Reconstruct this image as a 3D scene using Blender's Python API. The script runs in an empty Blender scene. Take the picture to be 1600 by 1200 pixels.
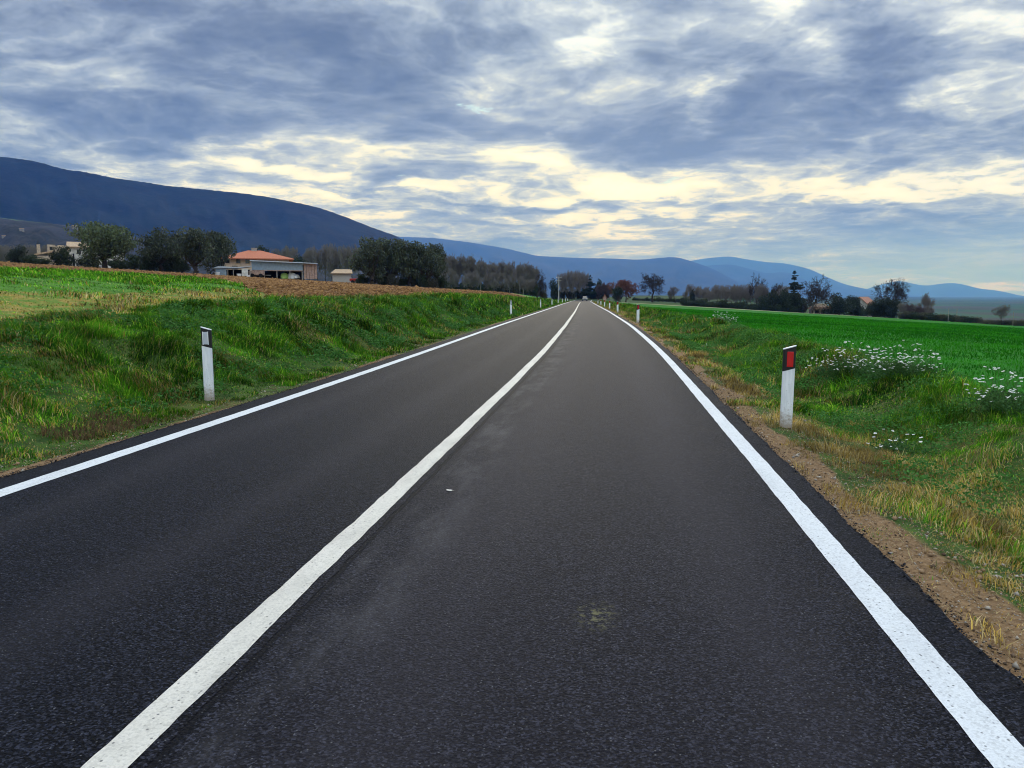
import bpy, math, random
import numpy as np
from mathutils import Vector, Matrix
from mathutils.bvhtree import BVHTree

random.seed(7)
RNG = np.random.default_rng(7)
SC = bpy.context.scene
COL = SC.collection
R = math.radians

# ------------------------------------------------------------------ camera
F, HZ, YH, YAW = 1200.0, 1.55, 461.0, R(5.3)
PITCH = math.atan((600 - YH) / F)
cam_data = bpy.data.cameras.new('camera')
cam_data.lens = 27.0
cam_data.sensor_width = 36.0
cam_data.clip_start = 0.05
cam_data.clip_end = 90000
cam = bpy.data.objects.new('camera', cam_data)
COL.objects.link(cam)
cam.location = (0, 0, HZ)
cam.rotation_euler = (R(90) - PITCH, 0, YAW)
SC.camera = cam


def ray(x, y):
    """direction of a pixel of the 1600x1200 photograph in world axes"""
    r0, r1 = x - 800.0, 600.0 - y
    fw = F * math.cos(PITCH) + r1 * math.sin(PITCH)
    up = r1 * math.cos(PITCH) - F * math.sin(PITCH)
    return (r0 * math.cos(YAW) - fw * math.sin(YAW), r0 * math.sin(YAW) + fw * math.cos(YAW), up)


def azel(x, y):
    d = ray(x, y)
    return math.degrees(math.atan2(d[0], d[1])), math.degrees(math.atan2(d[2], math.hypot(d[0], d[1])))


# ------------------------------------------------------------------ view, sampling
SC.view_settings.view_transform = 'Standard'
SC.view_settings.look = 'None'
SC.view_settings.gamma = 1
SC.view_settings.exposure = 0.0
SC.cycles.use_denoising = True
SC.cycles.filter_width = 1.05
SC.cycles.max_bounces = 6
SC.cycles.diffuse_bounces = 3
SC.cycles.transparent_max_bounces = 6
SC.cycles.volume_bounces = 0
SC.cycles.use_adaptive_sampling = True
SC.cycles.adaptive_threshold = 0.015


# ------------------------------------------------------------------ node helper
class NT:
    def __init__(self, tree):
        self.t = tree
        tree.nodes.clear()

    def n(self, kind, **kw):
        nd = self.t.nodes.new(kind)
        for k, v in kw.items():
            setattr(nd, k, v)
        return nd

    def put(self, sock, v):
        if v is None:
            return
        if hasattr(v, 'is_output'):
            self.t.links.new(v, sock)
        elif isinstance(v, (tuple, list)):
            L = len(sock.default_value)
            sock.default_value = tuple(v)[:L] if len(v) >= L else tuple(v) + (1.0,) * (L - len(v))
        else:
            sock.default_value = v

    def m(self, op, a, b=None, c=None, clamp=False):
        nd = self.n('ShaderNodeMath', operation=op, use_clamp=clamp)
        self.put(nd.inputs[0], a)
        self.put(nd.inputs[1], b)
        self.put(nd.inputs[2], c)
        return nd.outputs[0]

    def vm(self, op, a, b=None, s=None):
        nd = self.n('ShaderNodeVectorMath', operation=op)
        self.put(nd.inputs[0], a)
        self.put(nd.inputs[1], b)
        if s is not None:
            self.put(nd.inputs['Scale'], s)
        return nd.outputs[0]

    def noise(self, vec, scale, detail=4, rough=0.5, dist=0.0, color=False):
        nd = self.n('ShaderNodeTexNoise')
        self.put(nd.inputs['Vector'], vec)
        self.put(nd.inputs['Scale'], scale)
        self.put(nd.inputs['Detail'], detail)
        self.put(nd.inputs['Roughness'], rough)
        self.put(nd.inputs['Distortion'], dist)
        return nd.outputs['Color' if color else 'Fac']

    def voro(self, vec, scale, out='Distance', feature='F1', rand=1.0):
        nd = self.n('ShaderNodeTexVoronoi', feature=feature)
        self.put(nd.inputs['Vector'], vec)
        self.put(nd.inputs['Scale'], scale)
        self.put(nd.inputs['Randomness'], rand)
        return nd.outputs[out]

    def mix(self, f, a, b, blend='MIX'):
        nd = self.n('ShaderNodeMix', data_type='RGBA', blend_type=blend)
        self.put(nd.inputs[0], f)
        self.put(nd.inputs[6], a)
        self.put(nd.inputs[7], b)
        return nd.outputs[2]

    def smooth(self, x, lo, hi):
        nd = self.n('ShaderNodeMapRange', interpolation_type='SMOOTHSTEP')
        self.put(nd.inputs[0], x)
        nd.inputs[1].default_value = lo
        nd.inputs[2].default_value = hi
        return nd.outputs[0]

    def ramp(self, x, stops):
        nd = self.n('ShaderNodeValToRGB')
        cr = nd.color_ramp
        while len(cr.elements) < len(stops):
            cr.elements.new(0.5)
        for e, (p, c) in zip(cr.elements, stops):
            e.position = p
            e.color = (c[0], c[1], c[2], 1)
        self.put(nd.inputs[0], x)
        return nd.outputs[0]

    def sep(self, v):
        nd = self.n('ShaderNodeSeparateXYZ')
        self.put(nd.inputs[0], v)
        return nd.outputs

    def comb(self, x, y, z):
        nd = self.n('ShaderNodeCombineXYZ')
        for i, v in enumerate((x, y, z)):
            self.put(nd.inputs[i], v)
        return nd.outputs[0]

    def attr(self, name, out='Color'):
        return self.n('ShaderNodeAttribute', attribute_name=name).outputs[out]

    def bump(self, h, strength, dist=0.01):
        nd = self.n('ShaderNodeBump')
        self.put(nd.inputs['Height'], h)
        self.put(nd.inputs['Strength'], strength)
        self.put(nd.inputs['Distance'], dist)
        return nd.outputs[0]


# ------------------------------------------------------------------ world: cloudy sky
SUN_AZ, SUN_EL = azel(870, 150)[0], 24.0      # degrees right of +Y, above the horizon
world = bpy.data.worlds.new('World')
SC.world = world
world.use_nodes = True
w = NT(world.node_tree)
gen = w.n('ShaderNodeTexCoord').outputs['Generated']
dirn = w.vm('NORMALIZE', gen)
dx, dy, dz = w.sep(dirn)
az0 = w.m('MULTIPLY', w.m('ARCTAN2', dx, dy), 57.29578)
el0 = w.m('MULTIPLY', w.m('ARCSINE', dz), 57.29578)
zz = w.m('ADD', w.m('MAXIMUM', dz, 0.0), 0.14)
P = w.comb(w.m('DIVIDE', dx, zz), w.m('DIVIDE', dy, zz), 0.0)
rag = w.sep(w.noise(P, 1.6, 6, 0.62, color=True))
az = w.m('MULTIPLY_ADD', w.m('SUBTRACT', rag[0], 0.5), 13.0, az0)
el = w.m('MULTIPLY_ADD', w.m('SUBTRACT', rag[1], 0.5), w.m('MULTIPLY_ADD', w.m('MAXIMUM', el0, 0.0), 0.55, 1.5), el0)
wn = w.vm('SCALE', w.vm('SUBTRACT', w.noise(P, 0.9, 3, 0.55, color=True), (0.5, 0.5, 0.5)), s=0.9)
PW = w.vm('ADD', P, wn)
n1 = w.noise(w.vm('MULTIPLY', w.vm('ADD', PW, (3.1, 7.7, 0.0)), (0.85, 1.0, 1.0)), 1.2, 12, 0.58)
n2 = w.noise(w.vm('ADD', P, (13.0, 2.0, 1.0)), 8.5, 8, 0.66, 0.3)
n3 = w.m('MULTIPLY', w.m('ABSOLUTE', w.m('SUBTRACT', w.noise(w.vm('ADD', PW, (1.0, 5.0, 3.0)), 2.4, 10, 0.56), 0.5)), 2.0)
dens = w.m('ADD', w.m('MULTIPLY', n1, 1.45), w.m('MULTIPLY', n2, 0.42))
dens = w.m('SUBTRACT', w.m('MULTIPLY_ADD', n3, 0.80, dens), 0.53)            # about 0.5 on average


def gauss(px, py, sx, sy, tilt=0.0):
    """soft spot round a pixel's direction, sizes in photo pixels"""
    a0, e0 = azel(px, py)
    ka, ke = 20.9 * (1 + ((px - 800) / 1200) ** 2) / sx, 20.9 / sy
    da, de = w.m('SUBTRACT', az, a0), w.m('SUBTRACT', el, e0)
    if tilt:
        de = w.m('MULTIPLY_ADD', da, tilt, de)
    q = w.m('ADD', w.m('POWER', w.m('ABSOLUTE', w.m('MULTIPLY', da, ka)), 2.0), w.m('POWER', w.m('ABSOLUTE', w.m('MULTIPLY', de, ke)), 2.0))
    return w.m('EXPONENT', w.m('MULTIPLY', q, -1.0))


SPOTS = [  # x, y, half width, half height, amount (+ thicker cloud, - thinner), tilt
    (430, 262, 170, 20, -.30, .06), (700, 308, 330, 30, -.27, .02), (1000, 296, 280, 34, -.28, 0), (640, 352, 160, 16, -.14, 0),
    (560, 225, 70, 22, -.28, 0), (830, 242, 56, 30, -.32, 0), (800, 125, 60, 36, -.30, 0), (905, 88, 54, 32, -.25, 0), (870, 160, 30, 20, -.12, 0), (1190, 10, 50, 20, -.1, 0),
    (770, 185, 46, 32, -.16, 0), (1090, 160, 30, 22, -.28, 0), (1250, 66, 70, 30, -.22, 0), (1480, 140, 100, 34, -.22, 0),
    (1570, 20, 70, 60, -.16, 0), (1430, 292, 170, 26, -.18, 0), (90, 90, 100, 40, -.10, 0), (190, 142, 60, 18, -.16, 0),
    (1360, 60, 40, 50, .10, 0), (980, 30, 70, 40, -.10, 0), (800, 5, 60, 30, -.10, 0), (1185, 15, 60, 30, -.14, 0),
    (680, 262, 120, 30, .26, 0), (1110, 210, 250, 48, .24, 0), (230, 195, 330, 42, .24, 0), (420, 60, 420, 60, .22, 0), (1010, 100, 90, 50, .14, 0),
    (1400, 50, 90, 60, .20, 0), (1180, 110, 70, 50, .10, 0), (640, 165, 90, 50, .08, 0), (840, 278, 60, 30, .20, 0), (1300, 235, 220, 34, .10, 0),
    (760, 326, 330, 7, .34, .01), (1010, 352, 260, 5, .22, .0), (560, 300, 160, 5, .20, .03), (1250, 322, 260, 8, .12, 0), (1450, 345, 180, 10, .12, 0), (90, 252, 210, 16, .10, .05),
    (1450, 385, 220, 22, .10, 0), (900, 385, 500, 10, .10, 0),
]
for (px, py, sx, sy, amt, tl) in SPOTS:
    dens = w.m('MULTIPLY_ADD', gauss(px, py, sx, sy, tl), amt, dens)
streak = w.noise(w.comb(w.m('MULTIPLY', az, 0.05), w.m('MULTIPLY', el, 0.85), 4.0), 1.6, 6, 0.6)
lowband = w.m('SUBTRACT', 1.0, w.smooth(el, 5.0, 11.0))
dens = w.m('MULTIPLY_ADD', w.m('MULTIPLY', w.m('SUBTRACT', streak, 0.5), lowband), 0.75, dens)
glow = gauss(850, 300, 620, 150)
c_hi = w.ramp(dens, [(0.05, (1.0, 1.0, .97)), (0.22, (.80, .85, .87)), (0.36, (.45, .515, .61)), (0.50, (.275, .335, .45)), (0.66, (.165, .205, .295)), (0.88, (.10, .13, .20))])
c_lo = w.ramp(dens, [(0.04, (1.0, 1.0, .86)), (0.22, (.96, .93, .72)), (0.36, (.60, .64, .66)), (0.50, (.36, .42, .53)), (0.66, (.23, .28, .40)), (0.88, (.15, .19, .29))])
ccol = w.mix(w.smooth(glow, 0.15, 0.75), c_hi, c_lo)
sky = w.n('ShaderNodeTexSky', sky_type='NISHITA')
sky.sun_disc = False
sky.sun_elevation = R(SUN_EL)
sky.sun_rotation = R(SUN_AZ)
clear = w.vm('MULTIPLY', sky.outputs[0], (0.030, 0.046, 0.060))
blue = w.m('ADD', gauss(357, 253, 34, 7), w.m('ADD', gauss(1085, 295, 26, 9), w.m('ADD', gauss(640, 268, 16, 6), gauss(745, 182, 22, 5))))
blue = w.m('MAXIMUM', w.smooth(w.m('MULTIPLY_ADD', w.m('SUBTRACT', n2, 0.5), 2.6, w.m('MULTIPLY', blue, .8)), 0.40, 1.1), 0.04)
scol = w.mix(blue, ccol, clear)
# pale blue veil low over the far valley on the right
scol = w.mix(w.m('MULTIPLY', gauss(1560, 410, 460, 46), 0.62), scol, (.33, .47, .74, 1))
# out-of-frame sky overhead and behind the camera, boosted to light the ground
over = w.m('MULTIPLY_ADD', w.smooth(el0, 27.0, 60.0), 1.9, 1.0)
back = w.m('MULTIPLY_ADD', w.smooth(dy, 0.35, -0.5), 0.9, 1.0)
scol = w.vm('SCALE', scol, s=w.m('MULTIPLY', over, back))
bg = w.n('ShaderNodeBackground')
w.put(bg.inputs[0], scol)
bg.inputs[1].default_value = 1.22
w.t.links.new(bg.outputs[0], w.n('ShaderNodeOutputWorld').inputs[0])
world.cycles.sampling_method = 'MANUAL'
world.cycles.sample_map_resolution = 512

sun_d = bpy.data.lights.new('sun', 'SUN')
sun_d.energy = 1.0
sun_d.angle = R(24)
sun_d.color = (1.0, 0.965, 0.92)
sun = bpy.data.objects.new('sun', sun_d)
COL.objects.link(sun)
sv = Vector((math.sin(R(SUN_AZ)) * math.cos(R(SUN_EL)), math.cos(R(SUN_AZ)) * math.cos(R(SUN_EL)), math.sin(R(SUN_EL))))
sun.rotation_euler = sv.to_track_quat('Z', 'Y').to_euler()


# ------------------------------------------------------------------ numpy noise and mesh helpers
def _hash(ix, iy, seed):
    h = (ix.astype(np.int64) * 374761393 + iy.astype(np.int64) * 668265263 + seed * 1442695041) & 0xffffffff
    h = ((h ^ (h >> 13)) * 1274126177) & 0xffffffff
    return ((h ^ (h >> 16)) & 0xffff) / 65535.0


def vnoise(x, y, seed=0):
    x, y = np.asarray(x, float), np.asarray(y, float)
    ix, iy = np.floor(x), np.floor(y)
    fx, fy = x - ix, y - iy
    fx, fy = fx * fx * (3 - 2 * fx), fy * fy * (3 - 2 * fy)
    a, b = _hash(ix, iy, seed), _hash(ix + 1, iy, seed)
    c, d = _hash(ix, iy + 1, seed), _hash(ix + 1, iy + 1, seed)
    return (a + (b - a) * fx) * (1 - fy) + (c + (d - c) * fx) * fy


def fbm(x, y, octv=4, seed=0, gain=0.5):
    s, a, t = 0.0, 1.0, 0.0
    for i in range(octv):
        s = s + a * vnoise(np.asarray(x) * 2 ** i + 17.3 * i, np.asarray(y) * 2 ** i - 9.1 * i, seed + i)
        t += a
        a *= gain
    return s / t


def sstep(x, lo, hi):
    t = np.clip((np.asarray(x, float) - lo) / (hi - lo), 0, 1)
    return t * t * (3 - 2 * t)


def mesh_np(name, verts, faces_list, smooth=False, cols=None, mat=None, extra=None):
    """faces_list: list of (n, k) index arrays"""
    me = bpy.data.meshes.new(name)
    verts = np.asarray(verts, np.float32)
    me.vertices.add(len(verts))
    me.vertices.foreach_set('co', verts.ravel())
    loops = np.concatenate([f.ravel() for f in faces_list]).astype(np.int32)
    tot = np.concatenate([np.full(len(f), f.shape[1]) for f in faces_list]).astype(np.int32)
    start = np.concatenate([[0], np.cumsum(tot)[:-1]]).astype(np.int32)
    me.loops.add(len(loops))
    me.loops.foreach_set('vertex_index', loops)
    me.polygons.add(len(tot))
    me.polygons.foreach_set('loop_start', start)
    me.polygons.foreach_set('loop_total', tot)
    if smooth:
        me.polygons.foreach_set('use_smooth', np.ones(len(tot), bool))
    me.update(calc_edges=True)
    if cols is not None:
        ca = me.color_attributes.new('Col', 'FLOAT_COLOR', 'POINT')
        c4 = np.ones((len(verts), 4), np.float32)
        c4[:, :cols.shape[1]] = cols
        ca.data.foreach_set('color', c4.ravel())
    for k, arr in (extra or {}).items():
        at = me.attributes.new(k, 'FLOAT_VECTOR', 'POINT')
        at.data.foreach_set('vector', np.asarray(arr, np.float32).ravel())
    if mat is not None:
        me.materials.append(mat)
    return me


def link(name, me, parent=None, loc=None):
    o = bpy.data.objects.new(name, me)
    COL.objects.link(o)
    if parent is not None:
        o.parent = parent
    if loc is not None:
        o.location = loc
    return o


def tag(o, label=None, cat=None, group=None, kind=None):
    if label:
        o['label'] = label
    if cat:
        o['category'] = cat
    if group:
        o['group'] = group
    if kind:
        o['kind'] = kind
    return o


def empty(name, loc, rz=0.0, scale=1.0):
    o = bpy.data.objects.new(name, None)
    COL.objects.link(o)
    o.location = loc
    o.rotation_euler = (0, 0, rz)
    o.scale = (scale,) * 3 if isinstance(scale, (int, float)) else scale
    o.empty_display_size = 0.2
    return o


def copy_tree(o, parent=None):
    c = o.copy()
    COL.objects.link(c)
    if parent is not None:
        c.parent = parent
    for ch in [k for k in bpy.data.objects if k.parent == o]:
        copy_tree(ch, c)
    return c


class MB:
    """collects simple shapes into one mesh"""

    def __init__(self):
        self.v, self.f = [], []

    def add(self, vs, fs):
        b = len(self.v)
        self.v += [tuple(p) for p in vs]
        self.f += [tuple(b + i for i in q) for q in fs]
        return self

    def box(self, x0, x1, y0, y1, z0, z1):
        vs = [(x, y, z) for z in (z0, z1) for y in (y0, y1) for x in (x0, x1)]
        return self.add(vs, [(0, 2, 3, 1), (4, 5, 7, 6), (0, 1, 5, 4), (2, 6, 7, 3), (0, 4, 6, 2), (1, 3, 7, 5)])

    def prism(self, pts, y0, y1):
        """polygon in x-z swept along y"""
        n = len(pts)
        vs = [(x, y0, z) for x, z in pts] + [(x, y1, z) for x, z in pts]
        fs = [tuple(range(n)), tuple(range(2 * n - 1, n - 1, -1))]
        fs += [(i, i + n, (i + 1) % n + n, (i + 1) % n) for i in range(n)]
        return self.add(vs, fs)

    def tube(self, p0, p1, r0, r1, k=8):
        p0, p1 = Vector(p0), Vector(p1)
        d = (p1 - p0).normalized()
        a = d.orthogonal().normalized()
        b = d.cross(a)
        vs = []
        for p, r in ((p0, r0), (p1, r1)):
            vs += [p + (a * math.cos(6.2832 * i / k) + b * math.sin(6.2832 * i / k)) * r for i in range(k)]
        fs = [(i, (i + 1) % k, (i + 1) % k + k, i + k) for i in range(k)]
        fs += [tuple(range(k - 1, -1, -1)), tuple(range(k, 2 * k))]
        return self.add(vs, fs)

    def build(self, name, mat, parent=None, bevel=0.0, smooth=False, loc=None):
        me = bpy.data.meshes.new(name)
        me.from_pydata(self.v, [], self.f)
        me.materials.append(mat)
        me.update()
        if smooth:
            for p in me.polygons:
                p.use_smooth = True
        o = link(name, me, parent, loc)
        if bevel:
            m = o.modifiers.new('bevel', 'BEVEL')
            m.width = bevel
            m.segments = 2
            m.limit_method = 'ANGLE'
        return o


# ------------------------------------------------------------------ materials
def new_mat(name):
    m = bpy.data.materials.new(name)
    m.use_nodes = True
    return m, NT(m.node_tree)


def finish(nt, col, rough=0.8, normal=None, spec=0.3, extra=None):
    b = nt.n('ShaderNodeBsdfPrincipled')
    nt.put(b.inputs['Base Color'], col)
    nt.put(b.inputs['Roughness'], rough)
    b.inputs['Specular IOR Level'].default_value = spec
    if normal is not None:
        nt.put(b.inputs['Normal'], normal)
    for k, v in (extra or {}).items():
        nt.put(b.inputs[k], v)
    nt.t.links.new(b.outputs[0], nt.n('ShaderNodeOutputMaterial').inputs[0])
    return b


def plain(name, col, rough=0.7, var=0.15, scale=6.0, spec=0.3, bump=0.0):
    m, nt = new_mat(name)
    pos = nt.n('ShaderNodeTexCoord').outputs['Object']
    n = nt.noise(pos, scale, 5, 0.6)
    lo = tuple(c * (1 - var) for c in col)
    hi = tuple(min(1, c * (1 + var)) for c in col)
    c = nt.mix(nt.smooth(n, 0.3, 0.7), lo, hi)
    finish(nt, c, rough, nt.bump(n, bump) if bump else None, spec)
    return m


def leafy(name, trans=0.3, gloss=0.25, tint=(1, 1, 1)):
    """leaves and blades: colour comes from the per-leaf attribute"""
    m, nt = new_mat(name)
    c = nt.attr('Col')
    rnd = nt.n('ShaderNodeObjectInfo').outputs['Random']
    c = nt.mix(1.0, c, nt.mix(rnd, tuple(t * 0.82 for t in tint), tuple(t * 1.18 for t in tint)), 'MULTIPLY')
    b = nt.n('ShaderNodeBsdfPrincipled')
    nt.put(b.inputs['Base Color'], c)
    b.inputs['Roughness'].default_value = 0.6
    b.inputs['Specular IOR Level'].default_value = gloss
    tr = nt.n('ShaderNodeBsdfTranslucent')
    nt.put(tr.inputs[0], c)
    mx = nt.n('ShaderNodeMixShader')
    mx.inputs[0].default_value = trans
    nt.t.links.new(b.outputs[0], mx.inputs[1])
    nt.t.links.new(tr.outputs[0], mx.inputs[2])
    nt.t.links.new(mx.outputs[0], nt.n('ShaderNodeOutputMaterial').inputs[0])
    return m


# ------------------------------------------------------------------ road line and terrain as functions
_ys = np.arange(-120, 900, 0.5)


def _smooth_table(xs, vs, sig):
    t = np.interp(_ys, xs, vs)
    k = np.exp(-0.5 * (np.arange(-4 * sig, 4 * sig + 1) / sig) ** 2)
    return np.convolve(np.pad(t, 4 * sig, mode='edge'), k / k.sum(), mode='valid')


_c_tab = _smooth_table([-120, 2, 6, 13, 21, 36, 70, 150, 240, 285, 330, 400, 470, 900],
                       [-5.4, -1.57, -1.45, -1.22, -1.0, -.84, -.76, -.9, -.9, -.2, 3.2, 19, 44, 220], 6)
_z_tab = _smooth_table([-120, 8, 13, 21, 36, 69, 149, 225, 270, 345, 450, 900],
                       [0, 0, .03, .09, .14, .07, -.17, -.42, -.5, .35, .6, 0], 8)


def cx(s):
    return np.interp(s, _ys, _c_tab)


def zr(s):
    return np.interp(s, _ys, _z_tab)


EL, ER = 3.47, 3.30     # asphalt half widths, left and right of the centre line


def terrain(X, Y, rough=True):
    X, Y = np.asarray(X, float), np.asarray(Y, float)
    D = np.hypot(X, Y) + 1e-6
    u = X - cx(Y)
    z0 = zr(Y)
    hw = fbm(Y / 7.0, Y * 0 + 3.3, 3, 11) - 0.5
    # left side
    wl = -u - EL + (fbm(X / 2.2, Y / 2.2, 2, 5) - 0.5) * 0.5 * sstep(-u - EL, 0.6, 1.5)
    hb = np.interp(Y, [-50, 7, 12, 17, 60, 100, 150, 200, 270], [.8, .80, 1.0, 1.2, 1.27, 1.03, .7, .4, .15]) + hw * 0.25
    prof = np.interp(wl, [0, .35, .7, 1.1, 1.7, 2.3, 2.9, 3.5, 4.2], [-.02, -.01, .03, .14, .45, .74, .92, 1.0, 1.03])
    Xe = X * np.minimum(1, 165 / D)
    zp = 1.5 + .061 * (-Xe - 7) - 0.008 * np.clip(D - 175, 0, 1500)
    near_f = np.interp(D, [8, 13, 20, 30], [-.35, -.18, 0, 0])
    t = sstep(wl, 3.6, 12)
    zl = (z0 + prof * hb) * (1 - t) + (zp + near_f) * t
    # right side
    vr = u - ER + (fbm(X / 2.6, Y / 2.6 + 40, 2, 6) - 0.5) * 0.7 * sstep(u - ER, 0.8, 2)
    bh = 0.17 + (fbm(Y / 2.3, Y * 0 + 8, 3, 21) - 0.45) * 0.35
    zv = np.interp(vr, [0, .4, .9, 1.4, 2.1], [-.035, -.03, -.10, -.23, -.15])
    tb = sstep(vr, 1.8, 2.8)
    zv = zv * (1 - tb) + bh * tb
    ve = vr * np.minimum(1, 235 / D)
    zf = .0 - .056 * np.clip(ve - 4, 0, 1e9)
    drop = sstep(X / D, .10, .38) * np.clip(.035 * (D - 240), 0, 30)
    tf = sstep(vr, 3.0, 4.2)
    zrt = z0 + zv * (1 - tf) + zf * tf - drop
    z = np.where(u < 0, zl, zrt)
    inside = (u > -EL - 0.0) & (u < ER + 0.0)
    z = np.where(inside, z0 - 0.06, z)
    if rough:
        a = sstep(-u - EL, 0.1, 1.2) * .16 * np.interp(wl, [0, 3.5, 6], [1, 1, .35]) + sstep(u - ER, 0.3, 1.5) * .12 * np.interp(vr, [0, 3, 4], [1, .8, .1])
        z = z + (fbm(X * 1.6, Y * 1.6, 4, 31) - 0.5) * a * np.interp(D, [0, 60, 200], [1, 1, 0])
        z = z + (fbm(X * 9, Y * 9, 3, 47) - 0.5) * 0.03 * np.clip(np.maximum(-u - EL, u - ER) / 0.3, 0, 1) * np.interp(D, [0, 15, 30], [1, 1, 0])
        z = z + (fbm(X / 45, Y / 45, 3, 71) - 0.5) * 1.2 * sstep(D, 170, 500)
    far = sstep(D, 3500, 9000)
    return z * (1 - far) + (-38) * far


def zones(X, Y):
    """0..1 masks: ploughed earth, dry grass, sown crop, bare verge soil"""
    u = X - cx(Y)
    D = np.hypot(X, Y)
    wl, vr = -u - EL, u - ER
    j = (fbm(X / 3.0, Y / 3.0, 4, 81) - 0.5)
    ang = np.degrees(np.arctan2(-X, Y))
    green_patch = sstep(ang, 22.5, 25.5) * sstep(wl + j * 3, 7.4, 8.6) * (1 - sstep(D + j * 10, np.interp(ang, [24, 28, 32, 39, 60], [34, 62, 62, 48, 40]), np.interp(ang, [24, 28, 32, 39, 60], [34, 62, 62, 48, 40]) + 3))
    tan = sstep(wl + j * 2, 3.6, 4.4) * (1 - sstep(wl + j * 3, 7.6, 9.2)) * sstep(ang, 21, 25)
    brown = sstep(wl + j * 1.6, 3.9, 4.7) * (1 - green_patch) * (1 - tan) * (1 - sstep(D, 168, 176)) * (1 - sstep(Y, 215, 225))
    crop = sstep(vr + j * 0.5, 3.2, 3.6) * (1 - sstep(D, 232, 240))
    soil = np.maximum(sstep(-wl + 0.20 + j * .5, 0.0, .16) * (u < 0), (1 - sstep(vr + j * 0.8, .20, .40)) * (u > 0))
    track = sstep(vr, 5, 6) * sstep(D, 232, 236) * (1 - sstep(D, 240, 246))
    return brown, tan, crop, np.clip(soil, 0, 1), track


# ------------------------------------------------------------------ ground sheet
def build_ground():
    a = [0.0]
    st = 0.1
    while a[-1] < 36000:
        a.append(a[-1] + st)
        if a[-1] > 10:
            st *= 1.075
    a = np.array(a)
    us = np.concatenate([-a[::-1][:-1], a])
    us = np.sort(np.concatenate([us[np.abs(us + EL) > .04], [-EL - .004, -EL + .004]]))
    us = np.sort(np.concatenate([us[np.abs(us - ER) > .04], [ER - .004, ER + .004]]))
    b = [1.0]
    st = 0.12
    while b[-1] < 42000:
        b.append(b[-1] + st)
        if b[-1] > 14:
            st *= 1.021
    ss = np.concatenate([-np.geomspace(3, 9000, 34)[::-1], [-1, 0], b])
    U, S = np.meshgrid(us, ss)
    X = U + cx(np.clip(S, -120, 899)) * np.exp(-np.abs(U) / 3000)
    Y = S
    Z = terrain(X, Y)
    br, tan, crop, soil, track = zones(X, Y)
    n, m = X.shape
    idx = np.arange(n * m).reshape(n, m)
    q = np.stack([idx[:-1, :-1], idx[:-1, 1:], idx[1:, 1:], idx[1:, :-1]], -1).reshape(-1, 4)
    V = np.stack([X, Y, Z], -1).reshape(-1, 3)
    cols = np.stack([br, tan, crop, np.ones_like(br)], -1).reshape(-1, 4)
    ext = {'zone2': np.stack([soil, track, sstep(np.hypot(X, Y), 240, 300)], -1).reshape(-1, 3)}

    mt, nt = new_mat('ground_earth_and_turf')
    pos = nt.n('ShaderNodeNewGeometry').outputs['Position']
    flat = nt.vm('MULTIPLY', pos, (1, 1, 0.2))
    zr_, zg_, zb_ = nt.sep(nt.attr('Col'))
    s_, t_, far_ = nt.sep(nt.attr('zone2', 'Vector'))
    nbig = nt.noise(flat, 0.35, 5, 0.6)
    nmid = nt.noise(flat, 2.4, 6, 0.65)
    nfine = nt.noise(flat, 22.0, 5, 0.7)
    nj = nt.m('MULTIPLY', nt.m('SUBTRACT', nmid, 0.5), 0.8)

    def msk(z, k=1.0):
        return nt.smooth(nt.m('MULTIPLY_ADD', nj, k, z), 0.35, 0.65)
    turf = nt.mix(nt.smooth(nmid, .35, .65), (.022, .05, .010), (.06, .11, .020))
    turf = nt.mix(nt.smooth(nt.m('ADD', nt.m('MULTIPLY', nbig, .6), nt.m('MULTIPLY', nfine, .4)), .5, .66), turf, (.13, .10, .035))
    dry = nt.mix(nt.smooth(nfine, .35, .65), (.19, .14, .028), (.34, .26, .07))
    dry = nt.mix(nt.smooth(nmid, .38, .58), dry, (.11, .19, .03))
    field_green = nt.mix(nt.smooth(nmid, .3, .7), (.05, .14, .018), (.09, .22, .03))
    brown = nt.mix(nt.smooth(nt.noise(flat, 5.0, 6, .7), .35, .65), (.11, .055, .022), (.27, .15, .065))
    brown = nt.mix(nt.smooth(nbig, .4, .7), brown, (.15, .085, .035))
    # drill rows of the sown field run roughly along the road
    px_, py_, _z = nt.sep(pos)
    rows = nt.m('SINE', nt.m('MULTIPLY_ADD', px_, 38.0, nt.m('MULTIPLY', nbig, 5.0)))
    crop = nt.mix(nt.smooth(nt.m('MULTIPLY_ADD', rows, .10, nt.noise(nt.vm('MULTIPLY', pos, (1.3, .35, 1)), 0.9, 6, .65)), .35, .68), (.008, .085, .003), (.020, .17, .006))
    soil = nt.mix(nt.smooth(nfine, .3, .7), (.12, .070, .036), (.26, .165, .085))
    soil = nt.mix(nt.smooth(nt.voro(flat, 55.0), .0, .35), (.30, .25, .18), soil)
    # far land: patchwork of small fields and woods
    vor = nt.voro(nt.vm('ADD', nt.vm('MULTIPLY', pos, (1, .7, 0)), nt.vm('SCALE', nt.noise(pos, .004, 3, color=True), s=160.0)), 0.0042, 'Color')
    vx, vy, vz = nt.sep(vor)
    patch = nt.ramp(vx, [(0, (.02, .045, .015)), (.3, (.025, .075, .025)), (.5, (.04, .045, .025)), (.7, (.03, .09, .025)), (.9, (.05, .05, .035))])
    c = turf
    c = nt.mix(msk(zg_), c, dry)
    c = nt.mix(msk(nt.smooth(nt.m('ADD', px_, nt.m('MULTIPLY', nmid, 1.5)), -10.2, -11.2), .5), c, field_green)
    c = nt.mix(msk(zg_), c, dry)
    c = nt.mix(msk(zb_, .2), c, crop)
    c = nt.mix(msk(zr_), c, brown)
    c = nt.mix(msk(s_), c, soil)
    c = nt.mix(msk(t_, .3), c, (.30, .27, .17, 1))
    c = nt.mix(far_, c, patch)
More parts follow.
